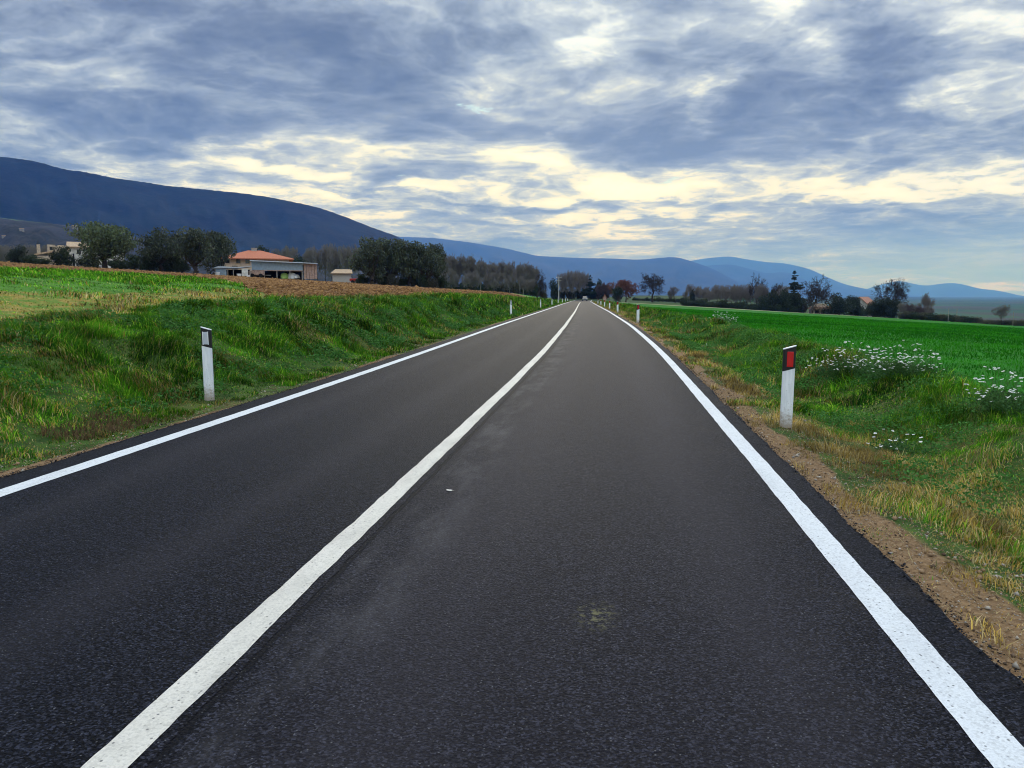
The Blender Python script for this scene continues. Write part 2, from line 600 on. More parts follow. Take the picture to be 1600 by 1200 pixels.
    h = nt.m('ADD', nt.m('MULTIPLY', nmid, .9), nt.m('MULTIPLY', nfine, .25))
    hh = nt.m('MULTIPLY', h, nt.m('MULTIPLY_ADD', zr_, 1.2, 1.0))
    finish(nt, c, 0.95, nt.bump(hh, 0.8, 0.12), 0.1)
    me = mesh_np('ground', V, [q], True, cols, mt, ext)
    o = link('ground', me)
    tag(o, kind='structure')
    return o


ground = build_ground()

# ------------------------------------------------------------------ road and painted lines
def strip(name, u0f, u1f, s0, s1, dz, mat, nu=1, smooth=True, thick=0.0, step0=0.06):
    ss = [s0]
    st = step0
    while ss[-1] < s1:
        ss.append(ss[-1] + st)
        if ss[-1] > 12:
            st *= 1.012
    ss = np.array(ss)
    a, b = u0f(ss), u1f(ss)
    cols = []
    for i in range(nu + 1):
        t = i / nu
        cols.append(a * (1 - t) + b * t)
    U = np.stack(cols, 1)
    S = np.repeat(ss[:, None], nu + 1, 1)
    X = U + cx(S)
    Z = zr(S) + dz
    if thick:
        X = np.concatenate([X[:, :1], X, X[:, -1:]], 1)
        U = np.concatenate([U[:, :1], U, U[:, -1:]], 1)
        S = np.concatenate([S[:, :1], S, S[:, -1:]], 1)
        Z = np.concatenate([Z[:, :1] - thick, Z, Z[:, -1:] - thick], 1)
    n, m = X.shape
    idx = np.arange(n * m).reshape(n, m)
    q = np.stack([idx[:-1, :-1], idx[:-1, 1:], idx[1:, 1:], idx[1:, :-1]], -1).reshape(-1, 4)
    me = mesh_np(name, np.stack([X, S, Z], -1).reshape(-1, 3), [q], False, None, mat, {'road': np.stack([U, S, U * 0], -1).reshape(-1, 3)})
    return tag(link(name, me), kind='structure')


STAIN = (1.6, 3.6)     # a small yellowish smear in the right lane


def asphalt_mat():
    m, nt = new_mat('asphalt')
    rd = nt.attr('road', 'Vector')
    u, s, _ = nt.sep(rd)
    fine = nt.noise(rd, 95.0, 4, .75)
    grit = nt.voro(rd, 75.0)
    med = nt.noise(rd, 14.0, 5, .6)
    big = nt.noise(nt.vm('MULTIPLY', rd, (1, .25, 1)), 0.9, 5, .6)
    chip = nt.sep(nt.voro(nt.vm('ADD', rd, nt.vm('SCALE', nt.noise(rd, 60.0, 2, color=True), s=.008)), 118.0, 'Color'))[0]
    coarse = nt.noise(rd, 30.0, 4, .7)
    gv = nt.m('ADD', nt.m('MULTIPLY', nt.m('POWER', chip, 3.6), .95), nt.m('ADD', nt.m('MULTIPLY', nt.m('SUBTRACT', fine, .5), .9), nt.m('MULTIPLY', nt.m('SUBTRACT', coarse, .5), .8)))
    c = nt.mix(nt.m('MAXIMUM', gv, 0.0, clamp=True), (.0004, .0008, .0028), (.052, .054, .076))
    c = nt.mix(nt.smooth(u, .05, -.05), c, nt.mix(1.0, c, (.72, .76, .82, 1), 'MULTIPLY'))
    c = nt.mix(nt.m('MULTIPLY', nt.smooth(big, .35, .7), .30), c, (.011, .011, .016))
    # lighter polished wheel paths
    wob = nt.m('MULTIPLY', nt.m('SUBTRACT', big, .5), .7)

    def band(c0, hw):
        return nt.m('SUBTRACT', 1.0, nt.smooth(nt.m('ABSOLUTE', nt.m('SUBTRACT', nt.m('ADD', u, wob), c0)), 0.0, hw))
    paths = nt.m('MAXIMUM', nt.m('MAXIMUM', band(.85, .5), band(2.3, .45)), nt.m('MAXIMUM', band(-.95, .4), band(-2.4, .4)))
    c = nt.mix(nt.m('MULTIPLY', paths, .15), c, (.055, .050, .057))
    lane = nt.m('MULTIPLY', nt.smooth(u, .05, .6), nt.m('SUBTRACT', 1.0, nt.smooth(u, 2.4, 3.0)))
    c = nt.mix(nt.m('MULTIPLY', lane, .13), c, (.050, .044, .054))
    sx_, sy_ = nt.m('SUBTRACT', u, STAIN[0]), nt.m('SUBTRACT', s, STAIN[1])
    sd = nt.m('SQRT', nt.m('ADD', nt.m('MULTIPLY', sx_, sx_), nt.m('MULTIPLY', nt.m('MULTIPLY', sy_, sy_), .35)))
    st = nt.m('MULTIPLY', nt.m('SUBTRACT', 1.0, nt.smooth(sd, .02, .14)), nt.smooth(nt.noise(rd, 26.0, 5, .7), .48, .62))
    c = nt.mix(nt.m('MULTIPLY', st, .7), c, (.17, .16, .08))
    # joint beside the centre line: a dark seam and a dusty strip
    wob2 = nt.m('MULTIPLY', nt.m('SUBTRACT', nt.noise(rd, 3.0, 4), .5), .05)
    seam = nt.m('SUBTRACT', 1.0, nt.smooth(nt.m('ABSOLUTE', nt.m('SUBTRACT', nt.m('ADD', u, wob2), .155)), .008, .022))
    dust = nt.m('MULTIPLY', nt.m('MULTIPLY', nt.smooth(nt.m('ADD', u, wob2), .17, .26), nt.m('SUBTRACT', 1.0, nt.smooth(u, .45, .8))), nt.smooth(nt.noise(nt.vm('MULTIPLY', rd, (1, .3, 1)), 2.2, 6, .7), .40, .72))
    c = nt.mix(nt.m('MULTIPLY', dust, .42), c, (.11, .105, .11))
    c = nt.mix(nt.m('MULTIPLY', seam, .8), c, (.004, .004, .006))
    # sandy dust blown along the right edge and a faint old stain
    edge = nt.m('MULTIPLY', nt.smooth(u, 2.2, 3.4), nt.smooth(nt.noise(rd, 1.4, 5, .7), .45, .75))
    c = nt.mix(nt.m('MULTIPLY', edge, .25), c, (.07, .055, .04))
    # pale stone flecks
    vc = nt.sep(nt.voro(rd, 60.0, 'Color'))[0]
    fl = nt.m('MULTIPLY', nt.m('SUBTRACT', 1.0, nt.smooth(nt.voro(rd, 60.0), .10, .28)), nt.smooth(vc, .80, .90))
    c = nt.mix(nt.m('MULTIPLY', fl, .5), c, (.22, .22, .23))
    h = nt.m('ADD', nt.m('MULTIPLY', fine, .7), nt.m('ADD', nt.m('MULTIPLY', nt.m('SUBTRACT', 1, grit), .6), nt.m('MULTIPLY', seam, -1.5)))
    finish(nt, c, nt.m('MULTIPLY_ADD', med, .10, .62), nt.bump(h, 1.0, .011), 0.07, {'Specular Tint': (.82, .88, 1.0, 1)})
    return m


def paint_mat(name, base, wear):
    m, nt = new_mat(name)
    rd = nt.attr('road', 'Vector')
    fine = nt.noise(rd, 95.0, 5, .7)
    grime = nt.noise(nt.vm('MULTIPLY', rd, (2, .5, 1)), 2.0, 6, .7)
    c = nt.mix(nt.smooth(fine, .3, .62), tuple(b * .80 for b in base), base)
    c = nt.mix(nt.m('MULTIPLY', nt.smooth(grime, .4, .75), wear), c, tuple(b * .5 for b in base))
    chip = nt.sep(nt.voro(rd, 85.0, 'Color'))[0]
    c = nt.mix(nt.m('MULTIPLY', nt.smooth(chip, .55, 1.0), .30), c, tuple(b * .35 for b in base))
    vd, vc = nt.voro(rd, 42.0), nt.sep(nt.voro(rd, 42.0, 'Color'))[0]
    spots = nt.m('MULTIPLY', nt.m('SUBTRACT', 1.0, nt.smooth(vd, .12, .30)), nt.smooth(vc, .62, .80))
    pin = nt.m('SUBTRACT', 1.0, nt.smooth(fine, .27, .34))
    c = nt.mix(nt.m('MAXIMUM', nt.m('MULTIPLY', spots, .85), pin), c, (.06, .06, .065))
    finish(nt, c, .7, nt.bump(fine, .4, .004), .3)
    return m


M_asph = asphalt_mat()
M_line = paint_mat('edge_line_paint', (.64, .66, .665), .35)
M_cline = paint_mat('centre_line_paint', (.62, .585, .51), .55)


def jit(off, amp, f, seed):
    return lambda s: off + (fbm(s * f, s * 0 + seed, 4, seed, .65) - .5) * amp * np.interp(s, [0, 30, 60], [1, 1, 0])


S0, S1 = -40, 470
_ja, _jb, _jc, _jd = jit(-EL, .08, 1.7, 3), jit(ER, .08, 1.7, 4), jit(0, .035, 11, 15), jit(0, .045, 11, 16)
strip('road', lambda s: _ja(s) + _jc(s), lambda s: _jb(s) + _jd(s), S0, S1, 0.0, M_asph, 14, thick=.10, step0=.08)
strip('edge_line', jit(-3.165, .016, 5, 5), jit(-2.985, .016, 5, 6), S0, 300, .004, M_line)
_le, _lf = jit(2.965, .014, 6, 7), jit(3.125, .014, 6, 8)
_nr = lambda s: np.interp(s, [2, 7, 16], [-.055, -.01, 0])
strip('edge_line', lambda s: _le(s) + _nr(s), lambda s: _lf(s) + _nr(s), S0, 300, .004, M_line)
cw = lambda s: (fbm(s * .45, s * 0 + 2.0, 2, 9) - .5) * .025 * np.interp(s, [0, 30, 60], [1, 1, 0])
strip('centre_line', lambda s: -.078 + cw(s) + jit(0, .02, 5, 10)(s), lambda s: .078 + cw(s) + jit(0, .02, 5, 12)(s), S0, 215, .004, M_cline)
# ------------------------------------------------------------------ hills
def hill_mat(name, a, b, c3, sc, fields=None):
    m, nt = new_mat(name)
    pos = nt.n('ShaderNodeNewGeometry').outputs['Position']
    p = nt.vm('SCALE', pos, s=sc)
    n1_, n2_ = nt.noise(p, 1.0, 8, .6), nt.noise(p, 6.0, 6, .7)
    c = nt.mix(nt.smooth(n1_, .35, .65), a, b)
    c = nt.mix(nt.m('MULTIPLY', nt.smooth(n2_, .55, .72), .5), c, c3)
    if fields:
        pv = nt.vm('ADD', nt.vm('MULTIPLY', pos, (1.0, .8, .5)), nt.vm('SCALE', nt.noise(pos, .003, 3, color=True), s=190.0))
        vx, vy, _ = nt.sep(nt.voro(pv, .012, 'Color'))
        f = nt.ramp(vx, [(0, (.016, .02, .016)), (.30, (.14, .12, .115)), (.45, (.04, .044, .035)), (.62, (.11, .20, .07)), (.78, (.12, .10, .10)), (.93, (.15, .34, .08))])
        dots = nt.smooth(nt.noise(pos, .03, 5, .8), .55, .62)
        f = nt.mix(nt.m('MULTIPLY', dots, .85), f, (.012, .017, .012))
        z_ = nt.sep(pos)[2]
        c = nt.mix(nt.m('SUBTRACT', 1.0, nt.smooth(nt.m('MULTIPLY_ADD', n1_, 60.0, z_), fields[1], fields[0])), f, c)
    finish(nt, c, .95, nt.bump(nt.m('ADD', n1_, nt.m('MULTIPLY', n2_, .4)), .5, 40.0), .05)
    return m


def hills(name, sky_pts, D, mat, foot_z=-20, front=.70, back=1.18, noise=.10, seed=0, shape=1.0, Dfun=None, step=5, rows=34, spur=.0):
    xs = np.arange(sky_pts[0][0], sky_pts[-1][0] + 1, step, float)
    px = np.array([p[0] for p in sky_pts], float)
    py = np.interp(xs, px, [p[1] for p in sky_pts])
    k = np.ones(5) / 5
    py = np.convolve(np.pad(py, 2, mode='edge'), k, mode='valid')
    V = []
    ts = np.concatenate([np.linspace(0, 1, rows), np.linspace(1.15, 2, 6)])
    for j, (x, y) in enumerate(zip(xs, py)):
        d = ray(x, y)
        h = math.hypot(d[0], d[1])
        ux, uy = d[0] / h, d[1] / h
        Dj = D if Dfun is None else Dfun(x)
        zc = HZ + d[2] / h * Dj
        for t in ts:
            if t <= 1:
                dist = Dj * (front + (1 - front) * t)
                prof = t ** shape
                prof = prof * (1 - .0) 
                gul = (fbm(x / 26.0 + dist / Dj * 3, dist / Dj * 14, 5, seed) - .5) * 2
                hh = foot_z + (zc - foot_z) * (prof + gul * noise * math.sin(math.pi * min(t, 1)) ** .8 * 1.3)
                hh += spur * (zc - foot_z) * (vnoise(x / 60.0, t * 2.0, seed + 9) - .5) * math.sin(math.pi * t)
            else:
                dist = Dj * (1 + (back - 1) * (t - 1))
                hh = foot_z + (zc - foot_z) * (1 - (t - 1) ** 2)
            hh += (vnoise(x / 3.1, t * 40, seed + 3) - .5) * (zc - foot_z) * .006
            V.append((ux * dist, uy * dist, hh))
    n, m = len(xs), len(ts)
    idx = np.arange(n * m).reshape(n, m)
    q = np.stack([idx[:-1, :-1], idx[1:, :-1], idx[1:, 1:], idx[:-1, 1:]], -1).reshape(-1, 4)
    return tag(link(name, mesh_np(name, V, [q], True, None, mat)), kind='structure')


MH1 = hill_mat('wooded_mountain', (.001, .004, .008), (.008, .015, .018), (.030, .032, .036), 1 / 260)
MH2 = hill_mat('distant_mountain', (.014, .020, .018), (.022, .028, .022), (.04, .04, .035), 1 / 900)
MHF = hill_mat('foothill_fields', (.018, .022, .018), (.045, .042, .042), (.03, .035, .025), 1 / 60, (200, 150))
MHV = hill_mat('valley_ridge', (.03, .05, .03), (.045, .07, .035), (.02, .03, .02), 1 / 500)

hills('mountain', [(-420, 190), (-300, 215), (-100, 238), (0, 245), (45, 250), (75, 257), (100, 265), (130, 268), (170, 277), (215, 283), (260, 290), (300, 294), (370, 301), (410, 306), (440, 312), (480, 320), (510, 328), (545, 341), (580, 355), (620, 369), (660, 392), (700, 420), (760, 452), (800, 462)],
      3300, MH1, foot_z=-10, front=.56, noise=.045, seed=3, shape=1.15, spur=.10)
hills('mountain', [(480, 352), (560, 366), (630, 370), (680, 372), (730, 378), (790, 388), (840, 400), (900, 403), (960, 404), (1000, 406), (1030, 403), (1055, 401), (1080, 408), (1110, 418), (1140, 434), (1170, 450), (1200, 462), (1230, 468)],
      13000, MH2, foot_z=-30, front=.66, noise=.10, seed=13, spur=.25)
hills('mountain', [(1040, 430), (1070, 421), (1110, 414), (1145, 413), (1175, 421), (1200, 428), (1225, 424), (1250, 432), (1275, 448), (1300, 461), (1330, 468)],
      17500, MH2, foot_z=-30, front=.75, noise=.10, seed=23, spur=.2)
hills('mountain', [(980, 425), (1060, 412), (1085, 406), (1110, 403), (1140, 400), (1165, 405), (1200, 410), (1225, 411), (1265, 420), (1290, 432), (1318, 444), (1350, 451), (1400, 459), (1450, 464), (1480, 468)],
      23000, MH2, foot_z=-40, front=.78, noise=.09, seed=33, spur=.2)
hills('mountain', [(1300, 470), (1340, 457), (1370, 446), (1405, 438), (1425, 443), (1445, 447), (1480, 442), (1500, 443), (1530, 451), (1560, 454), (1600, 463), (1660, 466), (1800, 470)],
      31000, MH2, foot_z=-40, front=.82, noise=.08, seed=43)
hills('hills', [(1290, 468), (1350, 462), (1400, 463), (1450, 465), (1500, 467), (1560, 468), (1600, 469), (1680, 468), (1900, 462)],
      11000, MHV, foot_z=-40, front=.45, noise=.12, seed=53, shape=.8, step=4)
foothill = hills('foothill', [(-420, 320), (-200, 325), (-60, 333), (0, 340), (60, 347), (140, 357), (220, 372), (300, 385), (360, 395), (450, 408), (600, 428), (740, 452), (800, 462)],
                 1750, MHF, foot_z=-6, front=.38, noise=.10, seed=63, shape=.9, step=4, rows=40)

# ------------------------------------------------------------------ haze
mh, nt = new_mat('haze')
pv = nt.n('ShaderNodeVolumePrincipled')
pv.inputs['Color'].default_value = (.10, .305, 1.0, 1)
pv.inputs['Absorption Color'].default_value = (1, 1, 1, 1)
pv.inputs['Density'].default_value = 0.85e-4
pv.inputs['Anisotropy'].default_value = 0.0
nt.t.links.new(pv.outputs[0], nt.n('ShaderNodeOutputMaterial').inputs['Volume'])
hz = MB().box(-50000, 50000, -14000, 52000, -60, 1500).build('haze', mh)
tag(hz, 'thin blue air fading the far mountains', None, None, 'stuff')
hz.display_type = 'WIRE'


# ------------------------------------------------------------------ placing helpers
def at(px, D):
    """ground point in the direction of a photo column, D metres away"""
    d = ray(px, 461)
    h = math.hypot(d[0], d[1])
    return d[0] / h * D, d[1] / h * D


def gz(x, y):
    return float(terrain(np.array([x]), np.array([y]))[0])


def height_to(px, py, D, x, y):
    d = ray(px, py)
    h = math.hypot(d[0], d[1])
    return HZ + d[2] / h * D - gz(x, y)


def mpp(px, D):
    """metres per photo pixel, across, at that column and distance"""
    d = ray(px, 461)
    h = math.hypot(d[0], d[1])
    fw = F
    ca = math.cos(math.atan((px - 800) / F))
    return D * ca / F


# ------------------------------------------------------------------ delineator posts
def post_mat():
    m, nt = new_mat('white_plastic')
    p = nt.n('ShaderNodeTexCoord').outputs['Object']
    z = nt.sep(p)[2]
    n = nt.noise(p, 22, 6, .7)
    st = nt.noise(nt.vm('MULTIPLY', p, (1, 1, .12)), 30, 4, .6)
    c = nt.mix(nt.smooth(st, .3, .7), (.66, .69, .71), (.80, .82, .83))
    mud = nt.m('MULTIPLY', nt.smooth(nt.m('SUBTRACT', nt.m('MULTIPLY', n, .55), z), .02, .24), .8)
    c = nt.mix(mud, c, (.26, .19, .12))
    spl = nt.m('MULTIPLY', nt.smooth(nt.noise(p, 90, 3, .6), .62, .70), nt.smooth(z, .75, .25))
    c = nt.mix(nt.m('MULTIPLY', spl, .7), c, (.22, .17, .11))
    finish(nt, c, .42, None, .4)
    return m


M_white = post_mat()
M_black = plain('black_plastic', (.012, .011, .013), .5, .2, 9, .4)


def reflector_mat(name, col):
    m, nt = new_mat(name)
    p = nt.n('ShaderNodeTexCoord').outputs['Object']
    v = nt.voro(p, 160, rand=0)
    c = nt.mix(nt.smooth(v, .1, .5), tuple(min(1, k * 1.15) for k in col), tuple(k * .75 for k in col))
    finish(nt, c, .22, None, .6, {'Coat Weight': .5})
    return m


M_rred = reflector_mat('red_reflector', (.62, .006, .012))
M_rwhite = reflector_mat('white_reflector', (.62, .66, .72))


def outline(wd, dp, k=14):
    """rounded triangular plan of a marker post: broad curved faces towards the traffic"""
    pts = []
    for i in range(k):
        a = 2 * math.pi * i / k
        ex = .75
        x = math.copysign(abs(math.cos(a)) ** ex, math.cos(a)) * wd / 2
        y = math.copysign(abs(math.sin(a)) ** ex, math.sin(a)) * dp / 2
        pts.append((x, y))
    return pts


def slanted_tube(pts, z0f, z1f, cap0=True, cap1=True):
    n = len(pts)
    vs = [(x, y, z0f(x)) for x, y in pts] + [(x, y, z1f(x)) for x, y in pts]
    fs = [(i, (i + 1) % n, (i + 1) % n + n, i + n) for i in range(n)]
    if cap0:
        fs.append(tuple(range(n - 1, -1, -1)))
    if cap1:
        fs.append(tuple(range(n, 2 * n)))
    return vs, fs


def make_post(side, top):
    """side -1: stands left of the road, white reflector; +1: right, red"""
    root = empty('delineator_post', (0, 0, 0))
    k = side * .30
    wd, dp = .142, .075
    H1 = top
    o = outline(wd, dp)
    body = MB().add(*slanted_tube(o, lambda x: -.25, lambda x: H1 - .27 + k * x)).build('post_body', M_white, root)
    band = MB().add(*slanted_tube([(x * 1.03, y * 1.05) for x, y in o], lambda x: H1 - .27 + k * x, lambda x: H1 - .012 + k * x)).build('black_band', M_black, root)
    MB().add(*slanted_tube([(x * 1.06, y * 1.10) for x, y in o], lambda x: H1 - .012 + k * x, lambda x: H1 + k * x)).build('top_cap', M_white, root, .002)
    xo = 0.008 * side if side > 0 else -.008
    r = MB()
    z0, z1 = H1 - .235, H1 - .055
    r.box(xo - .036, xo + .036, -dp / 2 * 1.05 - .007, -dp / 2 * .8, z0, z1)
    rf = r.build('reflector', M_rred if side > 0 else M_rwhite, root, .003)
    if side < 0:
        f = MB()
        f.box(xo - .040, xo - .030, -dp / 2 * 1.05 - .010, -dp / 2 * .9, z0 - .004, z1 + .004)
        f.box(xo + .030, xo + .040, -dp / 2 * 1.05 - .010, -dp / 2 * .9, z0 - .004, z1 + .004)
        f.build('reflector_rim', M_white, rf)
    return root


def post(side, x, y, label, src=None, tilt=0.0, top=1.0):
    o = src or make_post(side, top)
    if src:
        o = copy_tree(src)
    o.location = (x, y, gz(x, y))
    tz = math.atan2(float(cx(y + 3) - cx(y - 3)), 6)
    o.rotation_euler = (0, tilt, -tz + (R(19) if side < 0 else R(-7)))
    return tag(o, label, 'road marker post', 'black and white marker posts along the road')


LP = [(10.65, -5.42), (52.0, None), (88, None), (121, None), (152, None), (182, None), (212, None), (240, None)]
llab = ['tall white marker post with white reflector, nearest post on the left verge',
        'white marker post below the grassy bank, second along the left verge',
        'white marker post, third from the viewer along the left verge',
        'white marker post, fourth from the viewer along the left verge',
        'white marker post, fifth from the viewer along the left verge',
        'white marker post, sixth from the viewer along the left verge',
        'tiny white marker post, seventh along the left verge',
        'tiny white marker post, farthest along the left verge near the bend']
src = None
for (y, x), lb in zip(LP, llab):
    xx = x if x is not None else float(cx(y)) - EL - .62
    p_ = post(-1, xx, y, lb, src, R(-.2) if src is None else R(random.uniform(-1.2, 1.2)), 1.05)
    src = src or p_
RP = [(9.32, 2.42), (40.5, None), (66, None), (86, None), (105, None), (126, None), (150, None)]
rlab = ['white marker post with black band and red reflector, nearest on the right verge',
        'white marker post with red reflector, second along the right verge',
        'white marker post with black band, third along the right verge',
        'white marker post, fourth from the viewer along the right verge',
        'white marker post, fifth from the viewer along the right verge',
        'tiny white marker post, sixth along the right verge',
        'tiny white marker post, farthest along the right verge before the bend']
src = None
for (y, x), lb in zip(RP, rlab):
    xx = x if x is not None else float(cx(y)) + ER + .35
    p_ = post(1, xx, y, lb, src, R(.5) if src is None else R(random.uniform(-1, 1)), .97)
    src = src or p_

# ------------------------------------------------------------------ trees
M_bark = plain('bark', (.055, .045, .036), .9, .35, 14, .1)
M_bark_pale = plain('pale_bark', (.16, .15, .125), .9, .3, 14, .1)
M_bare = plain('winter_twigs', (.165, .148, .135), .9, .3, 8, .1)
M_bare_dark = plain('dark_twigs', (.040, .032, .028), .9, .3, 8, .1)
M_leaf = leafy('tree_leaves', .25, .3)


def tubes_mesh(name, segs, mat, k=4):
    """segs (n, 8): p0, p1, r0, r1"""
    s = np.array(segs, float)
    p0, p1, r0, r1 = s[:, 0:3], s[:, 3:6], s[:, 6], s[:, 7]
    d = p1 - p0
    d /= np.linalg.norm(d, axis=1, keepdims=True) + 1e-9
    ref = np.where(np.abs(d[:, 2:3]) > .9, np.array([[1., 0, 0]]), np.array([[0, 0, 1.]]))
    a = np.cross(d, ref)
    a /= np.linalg.norm(a, axis=1, keepdims=True) + 1e-9
    b = np.cross(d, a)
    V = []
    for p, r in ((p0, r0), (p1, r1)):
        for i in range(k):
            an = 2 * math.pi * i / k
            V.append(p + (a * math.cos(an) + b * math.sin(an)) * r[:, None])
    V = np.stack(V, 1).reshape(-1, 3)
    base = np.arange(len(s))[:, None] * 2 * k
    q = np.concatenate([np.stack([base[:, 0] + i, base[:, 0] + (i + 1) % k, base[:, 0] + (i + 1) % k + k, base[:, 0] + i + k], -1) for i in range(k)])
    return mesh_np(name, V, [q], True, None, mat)


def grow(rng, p, d, L, r, depth, maxd, segs, spread, up, trunk_segs, minr, kids=(2, 3), gnarl=.18):
    n = 3 if depth < 2 else 2
    for i in range(n):
        d2 = d + rng.normal(0, gnarl, 3) + np.array([0, 0, up])
        d2 /= np.linalg.norm(d2)
        q = p + d2 * L / n
        r2 = max(r * .86, minr)
        (trunk_segs if depth == 0 else segs).append(np.concatenate([p, q, [r, r2]]))
        p, d, r = q, d2, r2
        if depth > 0 and depth < maxd and rng.random() < .55:
            side = np.cross(d, rng.normal(0, 1, 3))
            side /= np.linalg.norm(side) + 1e-9
            grow(rng, p, d * .5 + side * spread, L * .6, max(r * .55, minr), depth + 1, maxd, segs, spread, up, trunk_segs, minr, kids, gnarl)
    if depth < maxd:
        kk = rng.integers(kids[0], kids[1] + 1) + (2 if depth == 0 else 0)
        a0 = rng.random() * 6.28
        for i in range(kk):
            ax = np.cross(d, [1, 0, .3])
            ax /= np.linalg.norm(ax) + 1e-9
            bx = np.cross(d, ax)
            an = a0 + 6.28 * i / kk + rng.normal(0, .3)
            sp = spread * rng.uniform(.55, 1.15)
            nd = d + (ax * math.cos(an) + bx * math.sin(an)) * sp
            nd /= np.linalg.norm(nd)
            grow(rng, p, nd, L * rng.uniform(.62, .86), max(r * .66, minr), depth + 1, maxd, segs, spread, up, trunk_segs, minr, kids, gnarl)


def bare_tree(seed, h=10, trunk=.24, spread=.85, up=.03, maxd=5, minr=.022, kids=(2, 3), r0=.32, mat=None, bark=None, gnarl=.18, name='bare_tree', dome=0.0):
    rng = np.random.default_rng(seed)
    segs, ts = [], []
    grow(rng, np.zeros(3), np.array([0, 0, 1.]), h * trunk, r0, 0, maxd, segs, spread, up, ts, minr, kids, gnarl)
    allz = max(max(s[2], s[5]) for s in segs)
    k = h / allz
    f = lambda L: [np.concatenate([s[:6] * k, s[6:]]) for s in L]
    segs, ts = f(segs), f(ts)
    rad = np.percentile([math.hypot(s[3], s[4]) for s in segs], 96)
    root = empty(name, (0, 0, -50))
    ts[0] = np.concatenate([ts[0][:3] - [0, 0, .5], ts[0][3:6], [ts[0][6] * 1.5, ts[0][7]]])
    link('trunk', tubes_mesh('trunk', ts, bark or M_bark, 7), root)
    link('crown', tubes_mesh('crown', segs, mat or M_bare, 3), root)
    root['_h'], root['_r'] = h, float(rad)
    return root


def leaf_cards(rng, centers, radii, n_per, size, cols, flat=.75):
    """many small leaf clumps as bent quads; returns verts, quads, colours"""
    V, C = [], []
    for (c, r, cc) in zip(centers, radii, cols):
        n = int(n_per * (r ** 2))
        if n < 3:
            n = 3
        g = rng.normal(0, 1, (n, 3))
        g /= np.linalg.norm(g, axis=1, keepdims=True)
        rad = r * rng.uniform(.45, 1.08, (n, 1)) ** .6
        p = c + g * rad * np.array([1, 1, flat])
        a = rng.normal(0, 1, (n, 3))
        a /= np.linalg.norm(a, axis=1, keepdims=True)
        b = np.cross(a, rng.normal(0, 1, (n, 3)))
        b /= np.linalg.norm(b, axis=1, keepdims=True) + 1e-9
        s = size * rng.uniform(.5, 1.3, (n, 1))
        quad = np.stack([p - a * s, p - b * s * .5, p + a * s, p + b * s * .5], 1)
        V.append(quad.reshape(-1, 3))
        col = np.asarray(cc) * rng.uniform(.62, 1.4, (n, 1)) * (1 + rng.normal(0, .06, (n, 3)))
        C.append(np.repeat(np.clip(col, .003, 1), 4, axis=0))
    V, C = np.concatenate(V), np.concatenate(C)
    return V, np.arange(len(V)).reshape(-1, 4), C


def leafy_tree(seed, name, h, rad, trunk_h, col, n_cl=46, n_per=70, size=.16, lobes=5, r0=.3, cl=(.5, 1.1), bark=None, low=.25):
    rng = np.random.default_rng(seed)
    root = empty(name, (0, 0, -50))
    # lobes of the crown, then clumps scattered over the lobes
    lob = []
    for i in range(lobes):
        a = 6.28 * i / lobes + rng.normal(0, .4)
        rr = rad * rng.uniform(.25, .55) * (0 if i == 0 else 1)
        zc = trunk_h + (h - trunk_h) * rng.uniform(low, .68)
        lob.append((np.array([math.cos(a) * rr, math.sin(a) * rr, zc]), rad * rng.uniform(.45, .62)))
    cen, rads, cols, segs, ts = [], [], [], [], []
    top = np.array([rng.normal(0, .15), rng.normal(0, .15), trunk_h])
    mid = np.array([rng.normal(0, .12), rng.normal(0, .12), trunk_h * .5])
    ts.append(np.concatenate([[0, 0, -.5], mid, [r0 * 1.45, r0]]))
    ts.append(np.concatenate([mid, top, [r0, r0 * .9]]))
    vert = (h - trunk_h) * .5 / rad
    for i in range(n_cl):
        c, lr = lob[rng.integers(0, lobes)]
        g = rng.normal(0, 1, 3)
        g /= np.linalg.norm(g)
        p = c + g * lr * np.array([1, 1, min(vert, 1.25)]) * rng.uniform(.45, 1.0)
        p[2] = np.clip(p[2], trunk_h * .75, h)
        r = rng.uniform(*cl) * rad * .33
        if p[2] + r * .75 > h:
            p[2] = h - r * .75
        cen.append(p)
        rads.append(r)
        cols.append(np.asarray(col) * rng.uniform(.6, 1.45))
        if i % 3 == 0:
            m2 = top + (p - top) * .5 + rng.normal(0, .15, 3) + np.array([0, 0, -.1])
            segs.append(np.concatenate([top, m2, [r0 * .4, r0 * .22]]))
            segs.append(np.concatenate([m2, p, [r0 * .22, .02]]))
    k = 1.0
    V, q, C = leaf_cards(rng, cen, rads, n_per, size, cols)
    link('trunk', tubes_mesh('trunk', ts + segs, bark or M_bark, 6), root)
    link('crown', mesh_np('crown', V, [q], False, C, M_leaf), root)
    root['_h'], root['_r'] = float(np.percentile(V[:, 2], 99.7)), float(np.percentile(np.hypot(V[:, 0], V[:, 1]), 97))
    return root


